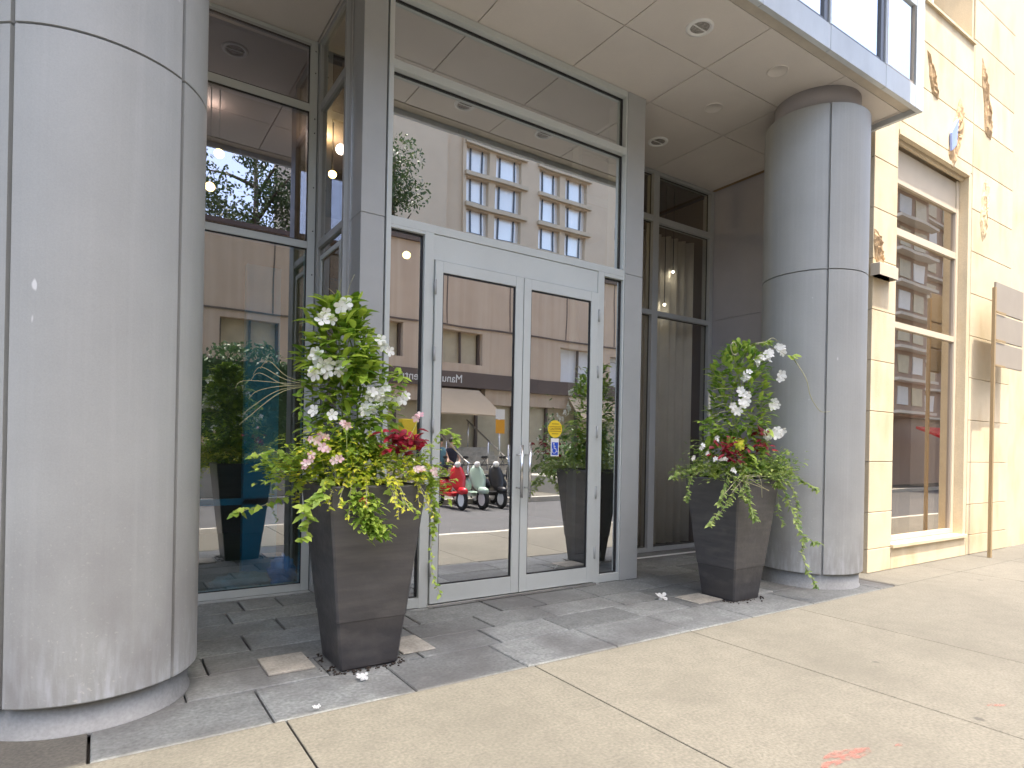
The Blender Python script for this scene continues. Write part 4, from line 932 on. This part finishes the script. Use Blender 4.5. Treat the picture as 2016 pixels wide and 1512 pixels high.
for (c, s_, n) in (((5.04, 3.46, 1.40), 0.05, 45), ((4.98, 3.45, 1.53), 0.03, 18), ((4.50, 3.42, 1.36), 0.10, 60), ((4.58, 3.42, 1.31), 0.06, 25)):
    for k in range(n):
        p = Vector(c)+Vector((rg.gauss(0, s_), rg.gauss(0, .03), rg.gauss(0, s_*.55))); d = rdir(rg, -0.4, 0.8); d.y -= 0.3
        leaf(lm, p, d, (0, -0.5, 0.8), rg.uniform(0.04, 0.085), rg.uniform(0.025, 0.04), rg.random()*(1 if s_ == 0.05 else 0.5), 0.3, 0.3)
lm.build('leaves', M['coleus'], t)
t = plant('impatiens', (4.5, 3.5, 1.10), 'tiny white flowers at the left of the far planter', 'flowering plant', 'pink and white bedding flowers')
cluster_flowers('bloom', M['petal'], t, [(4.16, 3.5, 1.30), (4.30, 3.40, 1.28), (4.38, 3.40, 1.29), (4.44, 3.4, 1.29), (4.24, 3.42, 1.34), (4.50, 3.36, 1.20), (4.36, 3.42, 1.47), (4.22, 3.45, 1.40)], 0.022, rg, 2)
cluster_flowers('yellow_bloom', M['lime'], t, [(4.60, 3.40, 1.42), (4.66, 3.40, 1.44)], 0.04, rg, 2)
sm = MB()
for x_, z_ in ((4.16, 1.30), (4.30, 1.28), (4.44, 1.29), (4.5, 1.2), (4.36, 1.47)): sm.tube([(4.75, 3.6, 1.05), (x_+.05, 3.5, z_-.05), (x_, 3.44, z_)], 0.002, 5)
sm.build('stems', M['stem'], t)

# fallen blossoms and loose stones
def fallen(x, y, s_, seed, label):
    rg_ = random.Random(seed); mb = MB(); flower(mb, (x, y, 0.018), (0.2, -0.3, 1), s_, rg_, 5); flower(mb, (x+0.02, y, 0.02), (-0.5, -0.6, .6), s_*0.8, rg_, 4)
    tag(mb.build('fallen_blossom', M['petal']), label, 'blossom', 'white blossoms fallen on the paving')
fallen(4.26, 3.92, 0.06, 1, 'largest white blossom fallen on the grey paving left of the far planter')
fallen(1.27, 3.42, 0.035, 2, 'white blossom fallen on the paving in front of the near planter')
fallen(0.93, 3.15, 0.015, 3, 'tiny white petal on the sunlit edge of the paving below the near planter')
for (x0, x1, y0, y1, z, lab) in ((0.835, 1.105, 3.745, 4.05, 0.016, 'pale square stone lying on the paving left of the near planter'), (1.655, 1.885, 3.70, 4.03, 0.012, 'pale square stone on the paving right of the near planter'),
                                 (4.42, 4.745, 3.62, 3.90, 0.010, 'pale flat stone on the paving left of the far planter')):
    q = MB(); q.slab(x0, x1, y0, y1, 0.003, z, 0.004); tag(q.build('square_stone', M['palestone']), lab, 'stone', 'pale square stones by the planters')
rc = random.Random(31); q = MB()
for k in range(170):
    c_ = PL if k < 110 else PR; sd_ = rc.choice((0, 1, 2, 3)); u_ = rc.uniform(-.22, .22); o_ = 0.19+abs(rc.gauss(0, .035))
    x_, y_ = ((u_, -o_), (o_, u_), (-o_, u_), (u_, -o_))[sd_]; r_ = rc.uniform(.003, .009)
    q.blob((c_[0]+x_, c_[1]+y_, r_*.6), (r_*rc.uniform(.8, 1.6), r_, r_*.6), 6, 4)
tag(q.build('soil_crumbs', M['soil']), 'dark soil crumbs scattered round the feet of the planters', 'soil', kind='stuff')
q = MB(); q.box(4.9, 7.1, 5.52, 5.545, 0.0, 0.012); tag(q.build('light_sliver', M['white']), 'thin white strip in place of a sliver of light across the dark paving below the right recessed window', 'strip')  # white strip stands in for a sliver of light on the floor

# ------------------------------------------------------------------ across the street (seen in the glass)
P = empty('podium_building', (8, -9.7, 0)); tag(P, 'brown ribbed concrete podium with shop windows and tan awning across the street', 'building')
PY = -9.7
def wall_with_openings(mb, x0, x1, z0, z1, y, th, holes):
    xs = sorted({x0, x1, *[h[0] for h in holes], *[h[1] for h in holes]}); zs = sorted({z0, z1, *[h[2] for h in holes], *[h[3] for h in holes]})
    for a, b in zip(xs[:-1], xs[1:]):
        zr = None
        for c, d in zip(zs[:-1], zs[1:]):
            if any(h[0] <= a and b <= h[1] and h[2] <= c and d <= h[3] for h in holes):
                if zr is not None: mb.box(a, b, y-th, y, zr, c); zr = None
            elif zr is None: zr = c
        if zr is not None: mb.box(a, b, y-th, y, zr, zs[-1])
holes = [(9.75, 11.4, 4.25, 5.4), (14.9, 17.0, 3.3, 5.3), (7.0, 8.35, 4.3, 5.45), (17.6, 19.0, 3.9, 5.2), (3.1, 4.9, 3.6, 5.3), (0.9, 2.2, 3.6, 5.3), (-2.5, -0.8, 3.6, 5.3), (20.5, 22.5, 3.9, 5.2), (24, 26, 3.9, 5.2)]
q = MB(); wall_with_openings(q, -30, 34, 3.95, 8.2, PY, 0.4, [h for h in holes if h[2] >= 3.9] + [(h[0], h[1], max(h[2], 3.95), h[3]) for h in holes if h[2] < 3.9]); q.build('wall', M['podium'], P)
q = MB(); q.box(-30, 34, PY-.45, PY+0.06, 3.42, 3.948); q.build('fascia', M['fasciabrown'], P)
q = MB()
for k in range(24): q.box(-29.4+2.62*k, -29.36+2.62*k, PY+.001, PY+.012, 5.6, 8.2)
q.box(-30, 34, PY+.013, PY+.05, 5.53, 5.58); q.box(-30, 34, PY-.2, PY+.10, 8.2, 8.35); q.build('joints', M['fasciabrown'], P)
q = MB(); q.box(-30, 34, PY-6, PY-0.5, 0, 8.19); q.build('core', M['fasciabrown'], P)
q = MB(); q.box(-30, 9.0, PY-.4, PY-.1, 2.9, 3.42); q.box(11.6, 34, PY-.4, PY-.1, 2.9, 3.42); q.build('lower_fascia', M['podium'], P)
for h in holes:
    e = empty('window', ((h[0]+h[1])/2, PY-.2, h[2]), P)
    q = MB(); z0 = max(h[2], 3.95)
    q.box(h[0], h[0]+.07, PY-.3, PY-.2, z0, h[3]); q.box(h[1]-.07, h[1], PY-.3, PY-.2, z0, h[3]); q.box((h[0]+h[1])/2-.03, (h[0]+h[1])/2+.03, PY-.3, PY-.2, z0, h[3]); q.build('frame', M['fasciabrown'], e)
    q = MB(); q.box(h[0]+.07, h[1]-.07, PY-.38, PY-.36, z0, h[3]); q.build('blind', M['wintan'] if h[0] not in (14.9, 17.6, 0.9) else M['winwhite'], e)
# street level shopfronts
e = empty('shopfront', (8, PY-.3, 0), P)
q = MB(); 
for x in [k*1.55-12 for k in range(28)]: q.box(x, x+.10, PY-.28, PY-.2, 0.1, 2.9)
q.build('frame', M['fasciabrown'], e)
q = MB(); q.box(-30, 34, PY-.36, PY-.34, 0, 2.9); q.build('glazing', M['wintan'], e)
# three-leaf sloping awnings
for (a, b) in ((8.9, 11.6), (15, 18)):
    q = MB(); q.add([(a+.35, PY+.02, 3.35), (b-.35, PY+.02, 3.35), (b, PY+1.2, 2.45), (a, PY+1.2, 2.45), (a+.35, PY+.02, 3.30), (b-.35, PY+.02, 3.30), (b, PY+1.2, 2.40), (a, PY+1.2, 2.40)], [(0,3,2,1), (4,5,6,7), (3,7,6,2), (0,4,7,3), (1,2,6,5)])
    q.build('awning', M['awning'], P)
tx = text('Manulife Centre', 0.40, (10.55, PY+0.065, 3.68), Matrix.Rotation(R(180), 3, 'Z') @ RF, M['white'], P, 'fascia_lettering', 0.01, 'LEFT', 0.95)
# steps with handrails
sx0, sx1 = 6.2, 11.2
q = MB()
for k in range(9): q.box(sx0, sx1, -9.6, -6.4-k*0.3, 0.15*k-0.001, 0.15*(k+1)-0.001)
tag(q.build('steps', M['palestone']), 'broad pale stone steps across the street rising to the podium', 'steps')
for i, x in enumerate((7.3, 8.9, 10.4)):
    t = empty('handrail', (x, -6.3, 0)); q = MB()
    q.tube([(x, -6.1, 0.85), (x, -6.4, 0.95), (x, -9.0, 2.25)], 0.03, 8); q.build('rail', M['steel'], t)
    for yy, zz in ((-6.2, 0.9), (-7.6, 1.55), (-8.9, 2.2)):
        q = MB(); q.tube([(x, yy, max(0, (-6.4-yy)*0.5)-0.02), (x, yy, zz)], 0.025, 8); q.build('baluster', M['steel'], t)
    tag(t, ('steel handrail on the steps across the street, behind the red scooter', 'steel handrail in the middle of the steps across the street', 'steel handrail at the far edge of the steps across the street')[i], 'handrail', 'handrails on the steps')
# signs
t = empty('parking_sign', (9.55, -5.6, 0)); q = MB(); q.tube([(9.55, -5.6, 0), (9.55, -5.6, 2.45)], 0.03, 8); q.build('post', M['steel'], t)
q = MB(); q.box(9.40, 9.70, -5.57, -5.55, 1.75, 2.15); q.build('panel', M['orange'], t); q = MB(); q.box(9.40, 9.70, -5.57, -5.55, 2.17, 2.45); q.build('panel', M['white'], t)
tag(t, 'orange and white sign on a steel post beside the steps across the street', 'sign')
t = MB(); t.box(7.9, 8.6, -8.9, -8.6, 1.2, 2.2); tag(t.build('cash_machine', M['yellow'], None, 0.03), 'yellow cash machine box at the top of the steps across the street', 'cash machine')
# scooters
def wheel(mb, c, r, w_):
    prof = []
    for k in range(8):
        t_ = 2*math.pi*k/8; prof.append((r-w_/2+w_/2*math.cos(t_), w_/2*math.sin(t_)))
    rings = [[(c[0]+h, c[1]+rr*math.cos(2*math.pi*i/20), c[2]+rr*math.sin(2*math.pi*i/20)) for i in range(20)] for rr, h in prof+[prof[0]]]
    mb.rings(rings, False, True)
def scooter(x, y, mt, label, lean=0):
    t = empty('scooter', (x, y, -0.14)); z = -0.14
    q = MB(); wheel(q, (x, y+0.60, z+0.24), 0.24, 0.10); q.build('wheel', M['tyre'], t)
    q = MB(); wheel(q, (x, y-0.60, z+0.24), 0.24, 0.10); q.build('wheel', M['tyre'], t)
    for s_ in (0.6, -0.6):
        q = MB(); q.lathe([(0.15, -0.03), (0.15, 0.03)], (x, y+s_, z+0.24), 16, axis='x', smooth=False); q.build('rim', M['white'], t)
    q = MB()
    sec = lambda w_, yy, zz, h: [(x-w_, yy, zz), (x-w_*.8, yy+.03, zz+h*.0), (x, yy+0.07, zz), (x+w_*.8, yy+.03, zz), (x+w_, yy, zz), (x+w_*.8, yy-.04, zz), (x, yy-.05, zz), (x-w_*.8, yy-.04, zz)]
    q.rings([sec(0.09, y+0.52, z+0.42, 0), sec(0.19, y+0.42, z+0.55, 0), sec(0.23, y+0.36, z+0.75, 0), sec(0.17, y+0.30, z+0.95, 0), sec(0.10, y+0.27, z+1.03, 0)])
    q.box(x-.17, x+.17, y-.25, y+.38, z+.30, z+.38)
    q.blob((x, y-0.42, z+0.52), (0.20, 0.40, 0.22), 14, 8); q.blob((x, y+0.60, z+0.44), (0.09, 0.24, 0.10), 12, 6)
    q.build('body', M[mt], t)
    q = MB(); q.blob((x, y-0.38, z+0.76), (0.14, 0.36, 0.07), 12, 6); q.build('seat', M['black'], t)
    q = MB(); q.tube([(x-.33, y+.20, z+1.04), (x-.1, y+.27, z+1.06), (x+.1, y+.27, z+1.06), (x+.33, y+.20, z+1.04)], 0.018, 8); q.build('handlebar', M['black'], t)
    q = MB(); q.blob((x, y+.34, z+1.06), (0.08, 0.07, 0.08), 12, 6); q.build('headlight', M['white'], t)
    for s_ in (-1, 1):
        q = MB(); q.tube([(x+s_*.2, y+.24, z+1.06), (x+s_*.30, y+.24, z+1.22)], 0.006, 6); q.blob((x+s_*.30, y+.24, z+1.24), (0.06, 0.012, 0.04), 10, 6); q.build('mirror', M['black'], t)
    tag(t, label, 'scooter', 'scooters parked across the street')
scooter(7.1, -3.9, 'red', 'red scooter parked across the street'); scooter(7.65, -3.9, 'mint', 'mint green scooter parked across the street')
scooter(8.2, -3.95, 'black', 'black scooter beside the mint green one across the street'); scooter(8.7, -3.95, 'black', 'black scooter at the right end of the row across the street')
# people sitting on the steps
def person(loc, label, topm, mirror=1):
    x, y, z = loc
    J = [(0, 0, 0.12), (0, 0.02, 0.40), (0, 0.06, 0.62), (0, 0.07, 0.72), (0, 0.10, 0.84), (0, .10, .92),
         (-0.10, 0.02, 0.10), (-0.14, 0.42, 0.12), (-0.14, 0.46, -0.32), (-0.14, 0.60, -0.36), (0.10, 0.02, 0.10), (0.14, 0.42, 0.12), (0.14, 0.46, -0.32), (0.14, 0.60, -0.36),
         (-0.19, 0.04, 0.58), (-0.24, 0.16, 0.34), (-0.10, 0.38, 0.22), (0.19, 0.04, 0.58), (0.24, 0.16, 0.34), (0.10, 0.38, 0.22)]
    E_ = [(0,1),(1,2),(2,3),(3,4),(4,5),(0,6),(6,7),(7,8),(8,9),(0,10),(10,11),(11,12),(12,13),(2,14),(14,15),(15,16),(2,17),(17,18),(18,19)]
    RR = [.15,.14,.15,.06,.10,.08,.10,.075,.05,.035,.10,.075,.05,.035,.06,.045,.035,.06,.045,.035]
    me = bpy.data.meshes.new('person'); me.from_pydata([(a*mirror, b, c) for a, b, c in J], E_, []); o = bpy.data.objects.new('person', me); col.objects.link(o); o.location = loc
    md = o.modifiers.new('skin', 'SKIN'); o.modifiers.new('sub', 'SUBSURF').render_levels = 1
    for i, r_ in enumerate(RR): me.skin_vertices[0].data[i].radius = (r_, r_)
    me.skin_vertices[0].data[0].use_root = True; me.materials.append(M['skin'])
    q = MB(); q.rings([[(x+ax*math.cos(t_), y+oy+ay*math.sin(t_), z+h) for t_ in [2*math.pi*k/14 for k in range(14)]] for ax, ay, oy, h in ((.19, .17, 0, .02), (.18, .155, .01, .30), (.225, .16, .05, .55), (.20, .12, .06, .66), (.08, .08, .07, .71))]); q.build('shirt', M[topm], o)
    q = MB()
    for s_ in (-1, 1): q.tube([(x+s_*.10, y, z+.10), (x+s_*.14, y+.42, z+.13), (x+s_*.14, y+.46, z-.28)], 0.095, 10, r1=0.065)
    q.build('trousers', M['clothdark'], o)
    q = MB(); q.blob((x, y+.08, z+.92), (.10, .11, .10), 12, 8); q.build('hair', M['hair'], o)
    tag(o, label, 'person')
person((8.55, -7.45, 0.62), 'person in a blue top sitting on the steps across the street', 'clothblue')
person((9.05, -7.6, 0.62), 'person in a dark top sitting on the steps across the street', 'clothdark', -1)
# hedges / trees
def leafmass(name, parent, sampler, n, L_, mt, rg_):
    mb = MB()
    for _ in range(n):
        p = Vector(sampler(rg_)); d = rdir(rg_); leaf(mb, p, d, rdir(rg_), L_*rg_.uniform(.6, 1.3), L_*.6, min(1, max(0, 0.5+0.5*mnoise.noise(p*0.9)+rg_.uniform(-.3, .3))), 0.2, 0.2, 'petal')
    return mb.build(name, M[mt], parent)
rh = random.Random(5)
t = empty('hedge', (3.2, -5.8, 0)); tag(t, 'tall clipped ivy hedge in a concrete box across the street', 'hedge')
def hs(r_):
    while True:
        p = (r_.uniform(1.6, 4.6), r_.uniform(-6.5, -5.2), r_.uniform(0.8, 3.9))
        d = min(p[0]-1.6, 4.6-p[0], -5.2-p[1], p[1]+6.5, 3.9-p[2]); 
        if r_.random() < math.exp(-d*6) and (p[0]-3.1)**2/2.4+(p[2]-1.8)**2/4.8 < 1.02: return p
leafmass('foliage', t, hs, 3800, 0.13, 'hedgeleaf', rh)
q = MB(); q.box(1.9, 4.3, -6.3, -5.35, 0.3, 3.4); q.build('inner_growth', M['hedgeleaf'], t)
q = MB(); q.slab(1.4, 4.9, -6.7, -5.0, 0, 0.7, 0.02); q.build('box', M['kerb'], t)
t = empty('shrub', (13, -6.2, 0)); tag(t, 'loose green shrubs in a low stone planter right of the steps across the street', 'shrub')
leafmass('foliage', t, lambda r_: (11.6+r_.random()*5, -6.2+r_.gauss(0, .5), 0.5+abs(r_.gauss(0, .75))), 2600, 0.13, 'hedgeleaf', rh)
q = MB(); q.slab(11.3, 17, -7.2, -5.2, 0, 0.5, 0.02); q.build('box', M['kerb'], t)
def tree(x, y, h, rad, zc, label, n=11000, conif=False, L_=0.17):
    t = empty('tree', (x, y, 0)); tag(t, label, 'tree', 'trees beyond the podium roof'); rg_ = random.Random(int(x*10))
    q = MB(); q.tube([(x, y, 0), (x+.1, y, h*.35), (x-.05, y, h*.7), (x, y, h*.95)], 0.28, 10, r1=0.05)
    br = 0.45 if conif else 1.0
    for k in range(9):
        a = rg_.uniform(0, 6.28); z = h*rg_.uniform(.4, .8); q.tube([(x, y, z), (x+rad*.45*br*math.cos(a), y+rad*.45*br*math.sin(a), z+.8), (x+rad*.8*br*math.cos(a), y+rad*.8*br*math.sin(a), z+1.2)], 0.09, 7, r1=0.02)
    q.build('trunk', M['bark'], t)
    cl = []
    for k in range(34):
        d = rdir(rg_); r_ = rad*rg_.random()**.45
        z = zc+d.z*r_*(h-zc)/rad
        wdt = 1 if not conif else max(.15, 1-(z-(zc-(h-zc)))/(2*(h-zc)))*1.3
        cl.append(((x+d.x*r_*wdt, y+d.y*r_*wdt, z), rad*rg_.uniform(.16, .34)))
    def s_(r_):
        c, q_ = r_.choice(cl); d = rdir(r_)*q_*r_.random()**.35; return (c[0]+d.x, c[1]+d.y, c[2]+d.z*.75)
    leafmass('crown', t, s_, n, L_, 'treeleaf', rg_)
tree(11.1, -17.3, 15.2, 3.9, 9.6, 'dark conical tree beyond the podium, nearest the brown tower', conif=True)
tree(5.6, -17.6, 15.8, 3.8, 11.0, 'broad dark tree beyond the podium, left of the conical one'); tree(1.8, -17.0, 13.6, 3.2, 9.8, 'smaller leafy tree beyond the podium, leftmost')
# towers
T = empty('hotel_tower', (26, -33.5, 0)); tag(T, 'tall brown concrete tower with grid of wide white blinded windows', 'building')
cols_ = [(23.7, 25.8), (26.4, 28.9), (30.7, 33.0), (33.6, 36.0)]; fl = [8.4+2.45*k for k in range(15)]; WH = 1.95
q = MB(); hl = [(a, b, z, z+WH) for a, b in cols_ for z in fl]; wall_with_openings(q, 23.4, 39.4, 0, 46, -33.2, 0.5, hl); q.box(12.5, 21.6, -34.5, -32.4, 0, 46); q.box(21.6, 23.4, -34.5, -33.4, 0, 46); q.box(12.5, 39.4, -46, -34.6, 0, 46); q.build('wall', M['tower'], T)
q = MB()
for (a, b) in ((23.55, 29.4), (30.5, 36.4)):
    for z in fl: q.box(a, b, -33.19, -32.9, z-0.40, z-0.08)
q.build('sill_band', M['towerslab'], T)
for a, b in cols_:
    for z in fl[:9]:
        e = empty('window', ((a+b)/2, -33.6, z), T)
        q = MB(); q.box(a, b, -33.66, -33.62, z, z+WH, rh.random()); q.build('blind', M['winsky'], e)
        q = MB(); q.box(a+.50, a+.60, -33.6, -33.5, z, z+WH); q.box(b-.55, b-.45, -33.6, -33.5, z, z+WH); q.box(a+.60, b-.55, -33.6, -33.5, z, z+.22); q.build('frame', M['windark'], e)
T2 = empty('apartment_block', (36, -8, 0)); tag(T2, 'brown brick apartment block with pale balcony edges down the street', 'building')
q = MB(); q.box(27.5, 46, -9.4, -6.4, 0, 16); q.box(27.5, 30.5, -6.4, -5.3, 3, 16); q.box(38, 42, -6.4, -5.3, 3, 16); q.build('wall', M['brick'], T2)
q = MB()
for k in range(10):
    z = 3.1+1.35*k
    q.box(27.3, 30.7, -5.3, -4.9, z, z+.12); q.box(27.3, 46, -6.4, -6.15, z, z+.10); q.box(37.8, 42.2, -5.3, -4.9, z, z+.12)
q.build('balcony_or_added_slab', M['pale'], T2)
for k in range(9):
    for x in (27.9, 29.2, 31.3, 33.0, 34.7, 36.2, 38.5, 40.2, 43, 44.5):
        yy = -5.29 if (x < 30.5 or 38 < x < 42) else -6.39
        q = MB(); q.box(x, x+.95, yy-.01, yy+.03, 3.5+1.35*k, 4.25+1.35*k, rh.random()); q.build('window', M['wintan'] if (k+int(x)) % 3 else M['winwhite'], T2)
q = MB(); q.add([(29, -5, 2.6), (34, -5, 2.6), (34, -3.9, 2.1), (29, -3.9, 2.1), (29, -5, 2.5), (34, -5, 2.5), (34, -3.9, 2.0), (29, -3.9, 2.0)], [(0,3,2,1), (4,5,6,7), (3,7,6,2), (0,4,7,3), (1,2,6,5)]); q.build('awning', M['red'], T2)
T3 = empty('distant_tower', (70, -60, 0)); tag(T3, 'pale distant tower with small windows beyond the brown tower', 'building')
q = MB(); q.box(63, 76, -70, -60, 0, 60); q.build('wall', M['pale'], T3)
q = MB()
for k in range(16):
    for i in range(7): q.box(63.6+i*1.8, 64.7+i*1.8, -59.99, -59.9, 4+3.2*k, 5.8+3.2*k)
q.build('windows', M['windark'], T3)
T4 = empty('far_tower', (60, 20, 0)); tag(T4, 'tan tower far down the street behind the cream building', 'building')
q = MB(); q.box(30, 44, 9.5, 26, 0, 50); q.build('wall', M['towerslab'], T4)
q = MB()
for k in range(14):
    for i in range(5): q.box(30.8+i*2.7, 32.8+i*2.7, 9.42, 9.49, 3+3*k, 4.9+3*k)
q.build('windows', M['windark'], T4)
